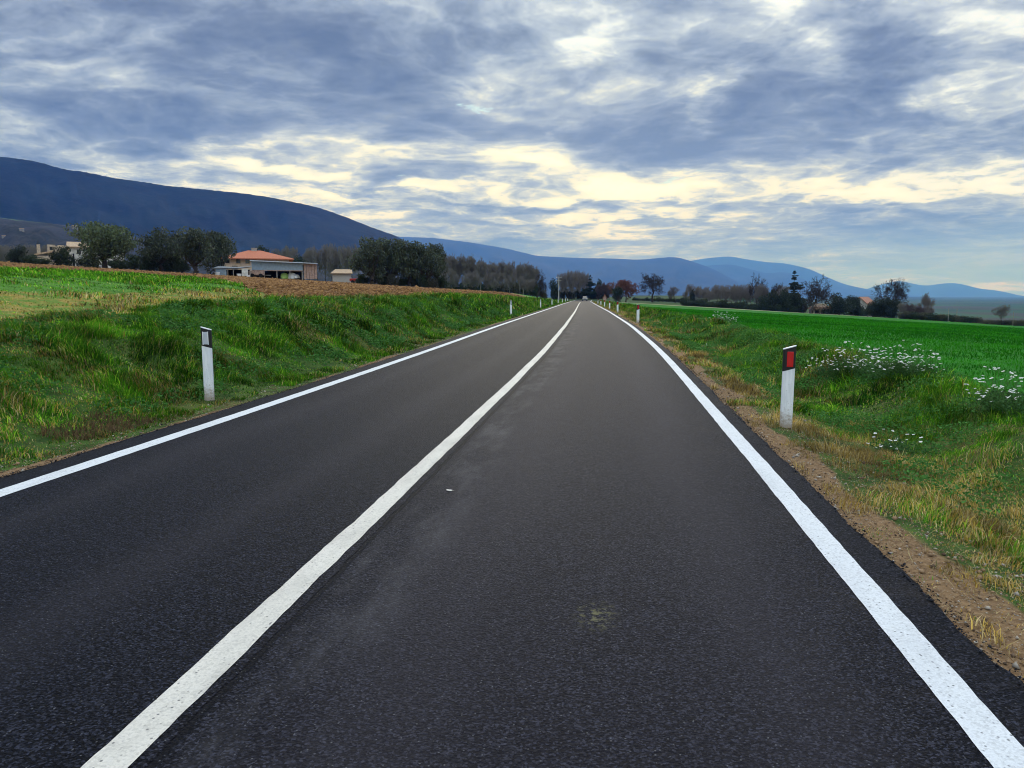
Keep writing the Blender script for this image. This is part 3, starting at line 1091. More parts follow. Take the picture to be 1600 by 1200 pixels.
def conifer(seed, name, h, rad, col, tiers=16, open_top=True):
    rng = np.random.default_rng(seed)
    root = empty(name, (0, 0, -50))
    ts = [np.array([0, 0, -.5, 0, 0, h * .5, .28, .17]), np.array([0, 0, h * .5, 0, 0, h, .17, .03])]
    cen, rads, cols, segs = [], [], [], []
    for i in range(tiers):
        t = i / (tiers - 1)
        z = h * min(.98, .10 + .88 * t + rng.normal(0, .018))
        R_ = rad * (1 - t) ** .8 * rng.uniform(.55, 1.25) + .25
        nb = max(3, int(8 - 5 * t))
        for j in range(nb):
            a = rng.random() * 6.28
            L = R_ * rng.uniform(.55, 1.15)
            tip = np.array([math.cos(a) * L, math.sin(a) * L, z + L * .12])
            segs.append(np.concatenate([[0, 0, z], tip, [.05, .02]]))
            for s in (.45, .75, 1.0):
                cen.append(np.array([0, 0, z]) * (1 - s) + tip * s)
                rads.append(max(.34, .36 * L * (1.1 - .5 * s)))
                cols.append(np.asarray(col) * rng.uniform(.65, 1.3))
    V, q, C = leaf_cards(rng, cen, rads, 230, .17, cols, .42)
    link('trunk', tubes_mesh('trunk', ts + segs, M_bark, 6), root)
    link('crown', mesh_np('crown', V, [q], False, C, M_leaf), root)
    root['_h'], root['_r'] = float(np.percentile(V[:, 2], 99.7)), float(np.percentile(np.hypot(V[:, 0], V[:, 1]), 97))
    return root


def shrub(seed, name, h, rad, col, n_cl=20, n_per=330, size=.12):
    rng = np.random.default_rng(seed)
    root = empty(name, (0, 0, -50))
    cen, rads, cols, segs = [], [], [], []
    for i in range(n_cl):
        a, rr = rng.random() * 6.28, rad * math.sqrt(rng.random()) * .72
        top = h * (1 - .5 * (rr / rad) ** 2)
        p = np.array([math.cos(a) * rr, math.sin(a) * rr, rng.uniform(.2, .82) * top])
        r = rng.uniform(.26, .44) * min(rad, h)
        p[2] = min(p[2], h - r * .75)
        cen.append(p)
        rads.append(r)
        cols.append(np.asarray(col) * rng.uniform(.6, 1.4))
        segs.append(np.concatenate([[0, 0, -.2], p, [.05, .015]]))
    V, q, C = leaf_cards(rng, cen, rads, n_per, size, cols)
    link('stem', tubes_mesh('stem', segs, M_bark, 4), root)
    link('foliage', mesh_np('foliage', V, [q], False, C, M_leaf), root)
    root['_h'], root['_r'] = float(np.percentile(V[:, 2], 99.7)), float(np.percentile(np.hypot(V[:, 0], V[:, 1]), 97))
    return root


_used = set()


def plant(src, px, D, top_y, width=None, label=None, cat='tree', group=None, rot=None, sink=0.0):
    """stand a copy of a tree where the photo has it: column, distance, height of its top, width in photo pixels"""
    x, y = at(px, D)
    h = height_to(px, top_y, D, x, y)
    if src.name.split('.')[0].startswith(('bare', 'russet')):
        h *= 1.14
    o = src if src.name not in _used else copy_tree(src)
    _used.add(src.name)
    sz = h / src['_h']
    sx = sz if width is None else (width * mpp(px, D) / 2) / src['_r']
    o.location = (x, y, gz(x, y) - sink)
    o.scale = (sx, sx, sz)
    o.rotation_euler = (0, 0, random.uniform(0, 6.28) if rot is None else rot)
    o.name = src.name.split('.')[0]
    return tag(o, label, cat, group)


OLIVE = (.055, .070, .040)
DKG = (.018, .030, .016)
big_olive = leafy_tree(1, 'olive_tree', 7.6, 5.2, 1.5, (.075, .10, .045), 110, 60, .20, 7, .42, (.42, 1.0), None, .12)
olives = [leafy_tree(s, 'olive_tree', 7, 3.4, 1.0, OLIVE, 110, 70, .18, 6, .32, (.45, 1.05), None, .08) for s in (2, 3, 4)]
darks = [leafy_tree(s, 'evergreen_tree', 7, 3.6, .5, DKG, 100, 70, .19, 5, .3, (.5, 1.1), None, .05) for s in (12, 13)]
shrubs = [shrub(s, 'shrub', 2.4, 1.9, (.024, .040, .016)) for s in (21, 22, 23)]
grey_shrub = shrub(25, 'shrub', 2.0, 2.0, (.070, .072, .045))
cedar = conifer(31, 'cedar_tree', 12, 4.0, (.016, .032, .022), 27)
pine = leafy_tree(33, 'pine_tree', 9, 2.6, 3.5, (.018, .032, .016), 34, 70, .18, 3, .22, (.6, 1.1), None, .4)
oaks = [bare_tree(s, 10, .20, .95, .02, 6, .030, (2, 3), .34, M_bare_dark, M_bark, .20, 'bare_oak') for s in (41, 42)]
poplars = [bare_tree(s, 11, .07, .42, .14, 6, .030, (2, 3), .2, M_bare, M_bark_pale, .12, 'bare_tree') for s in (51, 52, 53)]
woods = [bare_tree(s, 9, .07, .62, .08, 6, .030, (2, 3), .2, M_bare, M_bark, .18, 'bare_tree') for s in (61, 62, 63)]
M_rust = plain('russet_twigs', (.15, .070, .055), .9, .3, 8, .1)
M_mauve = plain('mauve_twigs', (.10, .074, .075), .9, .3, 8, .1)
rust = bare_tree(71, 7, .10, .85, .03, 6, .045, (3, 3), .2, M_rust, M_bark, .2, 'russet_tree')
mauve = bare_tree(72, 7, .10, .8, .05, 6, .040, (3, 3), .2, M_mauve, M_bark, .2, 'bare_tree')

# left: by the ruin and the white house
plant(darks[0], 31, 148, 383, 30, 'small dark evergreen tree at the edge of the ploughed field, far left')
plant(big_olive, 166, 138, 349, 88, 'large olive tree in front of the white farmhouse', rot=2.4)
plant(shrubs[0], 101, 146, 385, 34, 'tall dark round shrub between the stone ruin and the white house', 'shrub')
for i, (px, ty, wd, lb) in enumerate([(141, 398, 34, 'dark green shrub against the wall of the white house'),
                                      (186, 402, 34, 'shrub at the right foot of the large olive tree'),
                                      (212, 398, 34, 'dense shrub between the large olive and the next olive clump'),
                                      (236, 401, 30, 'green shrub under the left edge of the olive clump'),
                                      (262, 404, 30, 'green shrub under the middle of the olive clump'),
                                      (286, 405, 26, 'low shrub left of the thick olive trunk'),
                                      (50, 398, 30, 'low dark shrub between the small evergreen and the stone ruin'),
                                      (70, 402, 26, 'low dark shrub under the stone ruin')]):
    plant(shrubs[i % 3], px, 142 + (i * 7) % 5, ty, wd, lb, 'shrub', 'shrubs behind the ploughed field')
plant(olives[0], 252, 143, 357, 62, 'olive tree on the left of the clump beside the red roofed farmhouse')
plant(olives[1], 306, 138, 358, 68, 'olive tree with a thick dark trunk in the middle of the clump')
plant(olives[2], 345, 145, 362, 58, 'olive tree right of the thick trunked one, just left of the farmhouse')
plant(darks[1], 279, 147, 366, 40, 'dark evergreen between two olive trees of the left clump')
plant(pine, 409, 182, 383, 26, 'dark pine standing behind the red roof')
for i in range(15):
    px = 436 + i * 9.0 + random.uniform(-3, 3)
    plant(woods[i % 3], px, random.uniform(225, 262), random.uniform(386, 397), random.uniform(28, 40), 'bare brownish tree in the wood between farmhouse and big olive clump', 'tree', 'bare trees of the wood behind the farm')
for i in range(12):
    px = -6 + i * 10.0
    plant(woods[i % 3], px, 235 + (i * 5) % 17, 386 + (i * 3) % 6, 34, 'bare brown tree behind the stone ruin and the small evergreen', 'tree', 'bare trees behind the ruin')
plant(darks[1], 468, 215, 400, 30, 'dark evergreen at the left end of the bare wood behind the shed')
for px, ty, wd, lb in [(582, 372, 62, 'leftmost tree of the big olive clump beyond the brown field'),
                       (610, 373, 60, 'second tree from the left in the big olive clump'),
                       (640, 376, 60, 'middle tree of the big olive clump'),
                       (664, 380, 56, 'fourth tree from the left in the big olive clump'),
                       (680, 382, 40, 'rightmost tree of the big olive clump')]:
    i = int(px) % 3
    plant(olives[i], px, 140 + i * 4, ty, wd, lb, 'tree', 'olive trees beyond the brown field')
plant(darks[0], 596, 150, 380, 42, 'dark evergreen behind the left half of the big olive clump')
plant(darks[1], 655, 152, 386, 44, 'dark evergreen behind the right half of the big olive clump')
for i in range(9):
    px = 566 + i * 15.5
    plant(grey_shrub if i % 2 else shrubs[i % 3], px, 143 + i % 3, 428 + (i % 3) * 3, 20, 'low shrub at the foot of the big olive clump', 'shrub', 'low shrubs under the olive clump')
for i in range(30):
    px = 694 + i * 4.9 + random.uniform(-2, 2)
    plant(poplars[i % 3], px, random.uniform(215, 262), 401 + (px - 694) * .10 + random.uniform(-3, 9), random.uniform(14, 22), 'slender bare tree in the row right of the big olive clump', 'tree', 'row of slender bare trees beyond the brown field')
for i in range(22):
    px = 696 + i * 6.4 + random.uniform(-2, 2)
    plant(woods[i % 3], px, random.uniform(206, 214), 424 + (px - 694) * .09 + random.uniform(-4, 6), random.uniform(17, 25), 'low bushy bare tree in front of the slender row', 'tree', 'low bushy bare trees beyond the brown field')
for i in range(26):
    px = 694 + i * 5.8
    plant(grey_shrub if i % 4 == 0 else shrubs[i % 3], px, 226 + (i * 5) % 11, 438 + (i * 5) % 7, 19, 'low scrub under the row of slender bare trees', 'shrub', 'scrub under the slender bare trees')
plant(oaks[1], 840, 205, 425, 26, 'dark bare tree with a crooked crown at the right end of the slender row')
plant(mauve, 829, 230, 436, 18, 'reddish bare bush left of the crooked dark tree')
plant(grey_shrub, 849, 208, 452, 12, 'grey shrub at the foot of the crooked dark tree', 'shrub')
plant(darks[0], 866, 235, 436, 20, 'compact dark evergreen left of the utility pole')
for i in range(12):
    px = 874 + i * 3.9
    plant(woods[i % 3], px, random.uniform(285, 330), 426 + abs(i - 5.5) * .9, 22, 'bare tree in the domed wood where the road disappears', 'tree', 'bare trees of the domed wood by the bend')
for i in range(9):
    px = 878 + i * 8.2
    plant(darks[i % 2], px, 300 + i, 448 + (i * 3) % 5, 15, 'dark undergrowth tree in front of the domed wood', 'tree', 'dark undergrowth by the bend')
plant(cedar, 922, 300, 430, 21, 'dark conifer at the right edge of the domed wood')
plant(darks[0], 935, 305, 437, 18, 'dark evergreen just right of the conifer by the bend')
for px, ty in ((938, 446), (946, 444), (952, 448)):
    plant(mauve, px, 295, ty, 18, 'purplish bare bush between the conifer and the russet tree', 'tree', 'purplish bare bushes by the bend')
plant(rust, 978, 252, 440, 42, 'rounded russet brown tree right of the road')
plant(darks[1], 966, 236, 448, 24, 'very dark bush in front of the russet tree')
plant(oaks[0], 1020, 285, 431, 52, 'lone bare oak with a wide round crown standing beyond the green field', rot=.8)
plant(woods[0], 1056, 290, 450, 26, 'small faint bare tree right of the lone oak')
for i in range(16):
    px = 992 + i * 6.2
    plant(shrubs[i % 3], px, 300 + i % 5, 464.5 + (i * 7) % 3, 9, 'low dark hedge bush along the far edge of the green field', 'shrub', 'hedge bushes below the lone oak')
for i in range(34):
    px = 1074 + i * 4.7 + random.uniform(-2, 2)
    plant(woods[i % 3], px, random.uniform(255, 290), random.uniform(446, 456), random.uniform(16, 26), 'bare tree in the row along the far edge of the green field', 'tree', 'bare tree row beyond the green field')
plant(darks[0], 1082, 272, 453, 13, 'dark bush at the left end of the bare tree row')
for i in range(34):
    px = 1070 + i * 5.2
    plant(shrubs[i % 3], px, 247 + (i * 3) % 7, 465 + i * .30 + (i * 5) % 6, 15, 'dark bush under the bare tree row', 'shrub', 'dark bushes under the bare tree row')
plant(oaks[1], 1183, 268, 432, 36, 'tall bare tree rising above the middle of the bare row')
plant(oaks[0], 1214, 262, 446, 26, 'bare tree between the tall bare one and the cedar', rot=4)
plant(cedar, 1240, 258, 424, 36, 'dark cedar with a ragged pointed top')
for px, ty, wd in ((1196, 462, 26), (1212, 455, 30), (1228, 452, 30), (1243, 456, 30), (1252, 466, 26)):
    plant(darks[px % 2], px, 250, ty, wd, 'dark green tree in the thicket at the foot of the cedar', 'tree', 'dark thicket under the cedar')
plant(oaks[1], 1268, 236, 435, 70, 'big spreading bare oak right of the cedar', rot=1.9)
plant(darks[0], 1313, 246, 459, 44, 'dark dome shaped evergreen between the low building and the tiled house')
plant(darks[1], 1331, 250, 462, 32, 'dark evergreen touching the left side of the tiled house')
for px, ty, wd in ((1366, 466, 28), (1384, 464, 36), (1399, 468, 26)):
    plant(darks[px % 2], px, 238, ty, wd, 'dark evergreen right of the tiled house', 'tree', 'dark evergreens right of the tiled house')
plant(oaks[0], 1388, 246, 441, 54, 'spreading bare oak rising above the dark evergreens', rot=2.6)
plant(shrubs[0], 1351, 247, 483, 14, 'dark shrub in front of the tiled house', 'shrub')
plant(darks[0], 1342, 252, 470, 14, 'narrow dark evergreen hiding the left part of the tiled house')
plant(woods[1], 1438, 246, 461, 36, 'small bare tree among bushes on the right')
for i in range(7):
    plant(mauve if i % 2 else woods[i % 3], 1409 + i * 8.5, 232 + i, 475 + i * 1.4, 22, 'bare brown bush right of the dark evergreens', 'shrub', 'brown bushes right of the evergreens')
for i in range(13):
    plant((grey_shrub, shrubs[0], shrubs[1])[i % 3], 1414 + i * 9.6, 226, 486 + i * .75, 20, 'low bush in the hedge at the right end of the green field', 'shrub', 'hedge at the right end of the field')
plant(woods[2], 1569, 205, 479, 30, 'small round bare tree alone at the far right')
for i in range(8):
    plant(grey_shrub, 1545 + i * 9, 208, 499.5, 16, 'low weedy bush along the right end of the field edge', 'shrub', 'weedy bushes at the far right')
plant(shrubs[1], 405, 62, 439, 19, 'green bush alone on the ploughed field', 'shrub')
for s_ in olives + darks + shrubs + [grey_shrub, cedar, pine, big_olive] + oaks + poplars + woods + [rust, mauve]:
    assert s_.name in _used or s_.location.z > -40, s_.name
for o in bpy.data.objects:
    for k in ('_h', '_r'):
        if k in o.keys():
            del o[k]
# ------------------------------------------------------------------ buildings
M_plaster = plain('cream_plaster', (.62, .50, .38), .9, .12, 3, .1)
M_whitewall = plain('weathered_white_wall', (.56, .55, .50), .9, .22, 1.6, .1)
M_stone = plain('rubble_stone', (.42, .35, .26), .95, .35, 5, .1, .4)
M_tile = plain('terracotta_tiles', (.42, .155, .09), .85, .22, 7, .1, .3)
M_oldtile = plain('old_brown_tiles', (.40, .29, .19), .9, .3, 6, .1, .3)
M_tin = plain('corrugated_tin', (.42, .47, .52), .5, .12, 4, .4)
M_tinblue = plain('blue_grey_sheet', (.22, .29, .35), .55, .14, 3, .4)
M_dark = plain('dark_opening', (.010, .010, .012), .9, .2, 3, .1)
M_glass = plain('window_glass', (.02, .025, .03), .15, .1, 3, .6)
M_wood = plain('pale_boards', (.42, .36, .27), .85, .25, 9, .1)
M_post = plain('grey_timber', (.26, .24, .21), .85, .25, 9, .1)
M_brickp = plain('pinkish_hollow_bricks', (.36, .25, .20), .9, .3, 4, .1)
M_conc = plain('concrete', (.40, .39, .36), .9, .15, 5, .1)
M_tank = plain('white_tank', (.72, .73, .72), .4, .06, 5, .4)
M_lime = plain('lime_green_cover', (.30, .46, .12), .6, .12, 5, .3)
M_red = plain('red_machine_paint', (.36, .025, .020), .45, .12, 5, .4)
M_rubber = plain('rubber', (.012, .012, .012), .8, .2, 9, .2)


class Site:
    """a thing standing at a photo column and distance, its front turned to the road"""

    def __init__(self, name, px, D, label, cat, group=None, turn=0.0):
        self.x, self.y = at(px, D)
        self.px, self.D = px, D
        self.k = mpp(px, D)
        self.base = gz(self.x, self.y)
        a = math.atan2(self.x, self.y)
        self.root = tag(empty(name, (self.x, self.y, self.base), -a + R(turn)), label, cat, group)

    def X(self, px):
        return (px - self.px) * self.k / math.cos(math.atan((self.px - 800) / F) - math.atan((px - 800) / F))

    def Z(self, py):
        d = ray(self.px, py)
        return HZ + d[2] / math.hypot(d[0], d[1]) * self.D - self.base


def window(parent, x, y, z, w_, h_, mat_f=M_wood):
    f = MB()
    f.box(x - w_ / 2, x - w_ / 2 + .07, y - .05, y + .02, z, z + h_)
    f.box(x + w_ / 2 - .07, x + w_ / 2, y - .05, y + .02, z, z + h_)
    f.box(x - w_ / 2 + .07, x + w_ / 2 - .07, y - .05, y + .02, z, z + .07)
    f.box(x - w_ / 2 + .07, x + w_ / 2 - .07, y - .05, y + .02, z + h_ - .07, z + h_)
    o = f.build('window', mat_f, parent)
    MB().box(x - w_ / 2 + .07, x + w_ / 2 - .07, y - .02, y + .02, z + .07, z + h_ - .07).build('pane', M_glass, o)
    return o


def hip_roof(x0, x1, y0, y1, z0, z1, rx0, rx1, th=.18):
    ym = (y0 + y1) / 2
    vs = [(x0, y0, z0), (x1, y0, z0), (x1, y1, z0), (x0, y1, z0), (rx0, ym, z1), (rx1, ym, z1),
          (x0, y0, z0 - th), (x1, y0, z0 - th), (x1, y1, z0 - th), (x0, y1, z0 - th)]
    return MB().add(vs, [(0, 1, 5, 4), (1, 2, 5), (2, 3, 4, 5), (3, 0, 4), (6, 7, 1, 0), (7, 8, 2, 1), (8, 9, 3, 2), (9, 6, 0, 3), (9, 8, 7, 6)])


# farmhouse with the red hipped roof
s = Site('farmhouse', 404, 160, 'cream farmhouse with a red hipped tile roof behind the tin sheds', 'house')
x0, x1, ze, zt = s.X(356), s.X(450), s.Z(406.5), s.Z(391.5)
MB().box(x0, x1, -4.5, 4.5, -1, ze).build('wall', M_plaster, s.root)
rf = hip_roof(x0 - .7, x1 + .9, -5.4, 5.4, ze + .12, zt, s.X(391), s.X(410)).build('roof', M_tile, s.root)
MB().box(s.X(396), s.X(404), -.35, .35, zt - .4, zt + .35).box(s.X(395.3), s.X(404.7), -.5, .5, zt + .35, zt + .47).build('chimney', M_conc, rf)
for px in (362, 377, 390):
    window(s.root, s.X(px), -4.5, s.Z(413.5), .85, 1.05)
MB().box(s.X(368), s.X(368) + 1.0, -4.56, -4.48, 0, 2.1).build('door', M_post, s.root)

# long implement shed
s = Site('implement_shed', 436, 146, 'long open farm shed with a blue grey sheet front below the red roof', 'shed')
x0, x1 = s.X(398), s.X(472)
zt0, zf = s.Z(409), s.Z(423)
MB().box(x0, x1, -3.0, -2.92, zf, s.Z(410)).build('front_sheet', M_tinblue, s.root)
MB().prism([(s.X(396), s.Z(409.6)), (s.X(494), s.Z(412.8)), (s.X(494), s.Z(411.7)), (s.X(396), s.Z(408.2))], -3.6, 4.0).build('roof', M_tin, s.root)
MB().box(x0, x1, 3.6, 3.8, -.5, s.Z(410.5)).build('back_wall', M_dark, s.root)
for px in (398.6, 416, 434, 453, 471):
    MB().box(s.X(px) - .08, s.X(px) + .08, -2.9, -2.74, -.5, zf).build('pillar', M_post, s.root)
MB().box(x0, x1, -2.98, -2.78, zf - .14, zf).build('lintel', M_brickp, s.root)
# bales / bricks stacked in the right bay
b = MB()
zz_ = 0.0
for r_ in range(5):
    for c_ in range(5):
        xa = s.X(473.5) + c_ * .46
        b.box(xa + .015, xa + .43, -3.0, -1.8, zz_ + .01, zz_ + .52)
    zz_ += .535
tag(b.build('brick_stack', M_brickp, None), 'stack of pinkish hollow blocks at the right end of the open shed', 'brick stack')
bs = bpy.data.objects['brick_stack']
bs.location = s.root.location
bs.rotation_euler = s.root.rotation_euler
# covered machines under the roof


def lump(mb, x, y, z, rx, ry, rz_, k=10):
    vs, fs = [], []
    rings = 4
    for i in range(rings + 1):
        a = math.pi / 2 * i / rings
        for j in range(k):
            t = 6.2832 * j / k
            q = 1 + .12 * math.sin(3 * t + i)
            vs.append((x + rx * math.cos(a) ** .6 * math.cos(t) * q if i < rings else x, y + ry * math.cos(a) ** .6 * math.sin(t) * q if i < rings else y, z + rz_ * math.sin(a)))
    for i in range(rings):
        for j in range(k):
            fs.append((i * k + j, i * k + (j + 1) % k, (i + 1) * k + (j + 1) % k, (i + 1) * k + j))
    return mb.add(vs, fs)


for px, m_, lb, w_ in ((445, M_lime, 'lime green covered bale under the open shed', .75), (456, M_tank, 'white wrapped bale under the open shed', .8), (463, M_tank, 'small white wrapped bale at the right of the open shed', .5)):
    o = lump(MB(), 0, 0, 0, w_, .8, w_ * 1.35).build('covered_bale', m_, None, smooth=True)
    o.location = s.root.matrix_basis @ Vector((s.X(px), -1.6, s.Z(433.5) - w_ * .3))
    tag(o, lb, 'bale', 'bales under the open shed')

# low tin lean-to on the left
s = Site('tin_lean_to', 364, 142, 'low tin roofed lean-to with a pale door, left of the blue grey shed', 'shed')
MB().prism([(s.X(336), s.Z(420.4)), (s.X(372), s.Z(419.6)), (s.X(392), s.Z(417.0)), (s.X(392), s.Z(416.4)), (s.X(370), s.Z(418.2)), (s.X(345), s.Z(416.6))], -2.6, 1.6).build('roof', M_tin, s.root)
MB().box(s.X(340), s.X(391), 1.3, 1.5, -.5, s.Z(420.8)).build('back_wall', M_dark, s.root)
for px in (341, 358, 366, 390):
    MB().box(s.X(px) - .06, s.X(px) + .06, -2.4, -2.28, -.5, s.Z(420.4)).build('pillar', M_post, s.root)
MB().box(s.X(341), s.X(356), -2.35, -2.3, -.2, s.Z(421)).build('side_sheet', M_tinblue, s.root)
MB().box(s.X(378), s.X(387), -2.5, -2.42, 0, s.Z(420.3)).build('door', M_whitewall, s.root)
for px, w_, lb in ((343, .45, 'white tub left of the lean-to'), (374, .40, 'white tub inside the lean-to'), (387, .3, 'small white tub beside the pale door')):
    mb = MB().tube((0, 0, 0), (0, 0, w_ * 1.3), w_ * .8, w_, 12)
    o = mb.build('plastic_tub', M_tank, None, .02)
    o.location = s.root.matrix_basis @ Vector((s.X(px), -2.9, .0))
    o.location.z = gz(o.location.x, o.location.y)
    tag(o, lb, 'tub', 'tubs by the lean-to')
o = MB().box(-1.3, 1.3, -.8, .8, .45, .62).box(-1.3, 1.3, -.82, -.76, .62, 1.15).box(-1.3, 1.3, .76, .82, .62, 1.15).box(-1.3, -1.24, -.76, .76, .62, 1.15).box(1.24, 1.3, -.76, .76, .62, 1.15)
car_t = empty('farm_trailer', (0, 0, 0))
o.build('body', M_brickp, car_t)
for sx in (-.7, .7):
    for sy in (-.85, .85):
        MB().tube((sx, sy - .08, .36), (sx, sy + .08, .36), .36, .36, 14).build('wheel', M_rubber, car_t)
MB().box(1.3, 2.4, -.06, .06, .42, .50).build('drawbar', M_post, car_t)
x_, y_ = at(402, 143)
car_t.location = (x_, y_, gz(x_, y_))
car_t.rotation_euler = (0, 0, R(24))
tag(car_t, 'dull pinkish farm trailer between the lean-to and the long shed', 'trailer')

# white house behind the olive, and the stone ruin
s = Site('white_house', 154, 162, 'weathered white two storey house behind the large olive tree', 'house')
x0, x1, ze = s.X(119), s.X(191), s.Z(387.5)
MB().box(x0, x1, -3.2, 3.2, -1.5, ze).build('wall', M_whitewall, s.root)
MB().add([(x0 - .4, -3.7, ze - .05), (x1 + .4, -3.7, ze - .05), (x1 + .4, 0, ze + 1.0), (x0 - .4, 0, ze + 1.0), (x1 + .4, 3.7, ze - .05), (x0 - .4, 3.7, ze - .05),
          (x0 - .4, -3.7, ze - .20), (x1 + .4, -3.7, ze - .20), (x1 + .4, 3.7, ze - .20), (x0 - .4, 3.7, ze - .20)],
         [(0, 1, 2, 3), (3, 2, 4, 5), (6, 7, 1, 0), (8, 9, 5, 4), (0, 3, 5, 9, 6), (1, 7, 8, 4, 2), (9, 8, 7, 6)]).build('roof', M_oldtile, s.root)
for px in (131.5, 146, 176):
    window(s.root, s.X(px), -3.2, s.Z(398.5), .6, .75, M_dark)
s = Site('annex', 119, 157, 'narrow white annex with a dark doorway at the left end of the white house', 'annex')
MB().box(s.X(115), s.X(117.6), -1, 1, -1.5, s.Z(396)).build('wall', M_whitewall, s.root)
MB().box(s.X(117.7), s.X(120), -.8, 1, -1.5, s.Z(396.5)).build('doorway', M_dark, s.root)
s = Site('stone_ruin', 92, 172, 'ruined stone farmhouse with a broken roof and a chimney stump', 'ruin')
w_ = MB()
w_.prism([(s.X(80), -1), (s.X(114), -1), (s.X(114), s.Z(390)), (s.X(111), s.Z(385)), (s.X(96), s.Z(384)), (s.X(92), s.Z(386)), (s.X(90), s.Z(384)), (s.X(81), s.Z(383.6)), (s.X(81), s.Z(391))], -2.5, 2.5)
w_.build('wall', M_stone, s.root)
MB().prism([(s.X(64), s.Z(399)), (s.X(90), s.Z(393)), (s.X(90), s.Z(395)), (s.X(64), s.Z(401.5))], -4.4, -2.6).build('roof', M_oldtile, s.root)
MB().box(s.X(65), s.X(90), -4.2, -2.7, -1, s.Z(401.6)).build('lower_wall', M_stone, s.root)
MB().box(s.X(67.5), s.X(72), -3.8, -3.1, s.Z(398), s.Z(384.5)).build('chimney', M_stone, s.root)
for px in (86, 106):
    window(s.root, s.X(px), -2.5, s.Z(392), .5, .6, M_dark)

# tile roofed hut and the red trailer
s = Site('stone_hut', 536, 165, 'small hut with a pale brown tile roof left of the big olive clump', 'hut')
MB().box(s.X(521), s.X(549), -2, 2, -1, s.Z(427)).build('wall', M_conc, s.root)
MB().add([(s.X(518), -2.5, s.Z(427.6)), (s.X(551), -2.5, s.Z(427.6)), (s.X(550), 0, s.Z(420.8)), (s.X(525), 0, s.Z(420.8)), (s.X(551), 2.5, s.Z(427.6)), (s.X(518), 2.5, s.Z(427.6))],
         [(0, 1, 2, 3), (3, 2, 4, 5), (0, 3, 5), (1, 4, 2), (0, 5, 4, 1)]).build('roof', M_oldtile, s.root)
s2 = Site('red_farm_trailer', 556, 150, 'small red farm trailer between the hut and the big olive clump', 'trailer')
MB().box(-1.1, 1.1, -.6, .6, .42, .95).build('body', M_red, s2.root, .03)
for sx in (-.55, .55):
    for sy in (-.66, .66):
        MB().tube((sx, sy - .07, .32), (sx, sy + .07, .32), .32, .32, 14).build('wheel', M_rubber, s2.root)
MB().box(1.1, 2.0, -.05, .05, .40, .47).build('drawbar', M_post, s2.root)

# right: low building and tiled house
s = Site('low_farm_building', 1282, 250, 'low reddish farm building under the big bare oak', 'building')
MB().box(s.X(1266), s.X(1297), -3, 3, -1, s.Z(482.5)).build('wall', M_stone, s.root)
MB().prism([(s.X(1264), s.Z(483)), (s.X(1299), s.Z(482)), (s.X(1297), s.Z(478.5)), (s.X(1266), s.Z(479.2))], -3.6, 3.4).build('roof', plain('faded_tiles', (.30, .19, .14), .9, .25, 5, .1), s.root)
MB().box(s.X(1274), s.X(1292), 1, 3.2, s.Z(479), s.Z(474.5)).build('upper_storey', M_stone, s.root)
for px in (1270, 1278, 1287):
    MB().box(s.X(px) - .55, s.X(px) + .55, -3.06, -2.9, .2, s.Z(484.5)).build('opening', M_dark, s.root)
s = Site('tiled_house', 1349, 258, 'pale stone house with a terracotta roof between dark evergreens', 'house', turn=-18)
ze, zt = s.Z(476), s.Z(465)
x0, x1 = s.X(1338), s.X(1362)
MB().prism([(x0, -1.5), (x1, -1.5), (x1, ze), ((x0 + x1) / 2, zt - .2), (x0, ze)], -3.5, 3.5).build('wall', M_whitewall, s.root)
xm = (x0 + x1) / 2
M_mtile = plain('muted_tiles', (.34, .18, .125), .9, .25, 5, .1)
MB().prism([(x0 - .5, ze - .3), (xm, zt), (x1 + .5, ze - .3), (x1 + .5, ze - .05), (xm, zt + .25), (x0 - .5, ze - .05)], -4, 4).build('roof', M_mtile, s.root)
for px, py in ((1344, 484), (1354, 484), (1349, 494)):
    window(s.root, s.X(px), -3.5, s.Z(py + 2), .8, 1.1, M_dark)
s = Site('gabled_shelter', 945, 268, 'tiny pinkish gabled shelter left of the russet tree', 'shelter')
MB().prism([(-.55, 0), (.55, 0), (.55, 1.0), (.05, 2.1), (-.05, 2.1), (-.55, 1.0)], -.8, .8).build('wall', M_brickp, s.root)
MB().prism([(-.8, .75), (0, 2.15), (.8, .75), (.8, .88), (0, 2.32), (-.8, .88)], -1, 1).build('roof', M_tile, s.root)

# houses scattered on the foothill
bvh = BVHTree.FromObject(foothill, bpy.context.evaluated_depsgraph_get())


M_farwall = plain('pale_farm_wall', (.25, .225, .20), .9, .2, 1, .1)


def far_house(px, py, wpx, lb, wall=M_farwall):
    d = Vector(ray(px, py)).normalized()
    hit = bvh.ray_cast(Vector((0, 0, HZ)), d)
    if hit[0] is None:
        return
    p = hit[0]
    D = math.hypot(p.x, p.y)
    k = mpp(px, D)
    W = wpx * k
    root = tag(empty('distant_farmhouse', (p.x, p.y, p.z - 1.5), -math.atan2(p.x, p.y) + random.uniform(-.4, .4)), lb, 'house', 'farmhouses on the far foothill')
    H = min(W * .55, 8) + 1.5
    MB().box(-W / 2, W / 2, -W * .3, W * .3, 0, H).build('wall', wall, root)
    MB().prism([(-W * .55, H - .1), (W * .55, H - .1), (W * .45, H + W * .16), (-W * .45, H + W * .16)], -W * .33, W * .33).build('roof', M_oldtile, root)


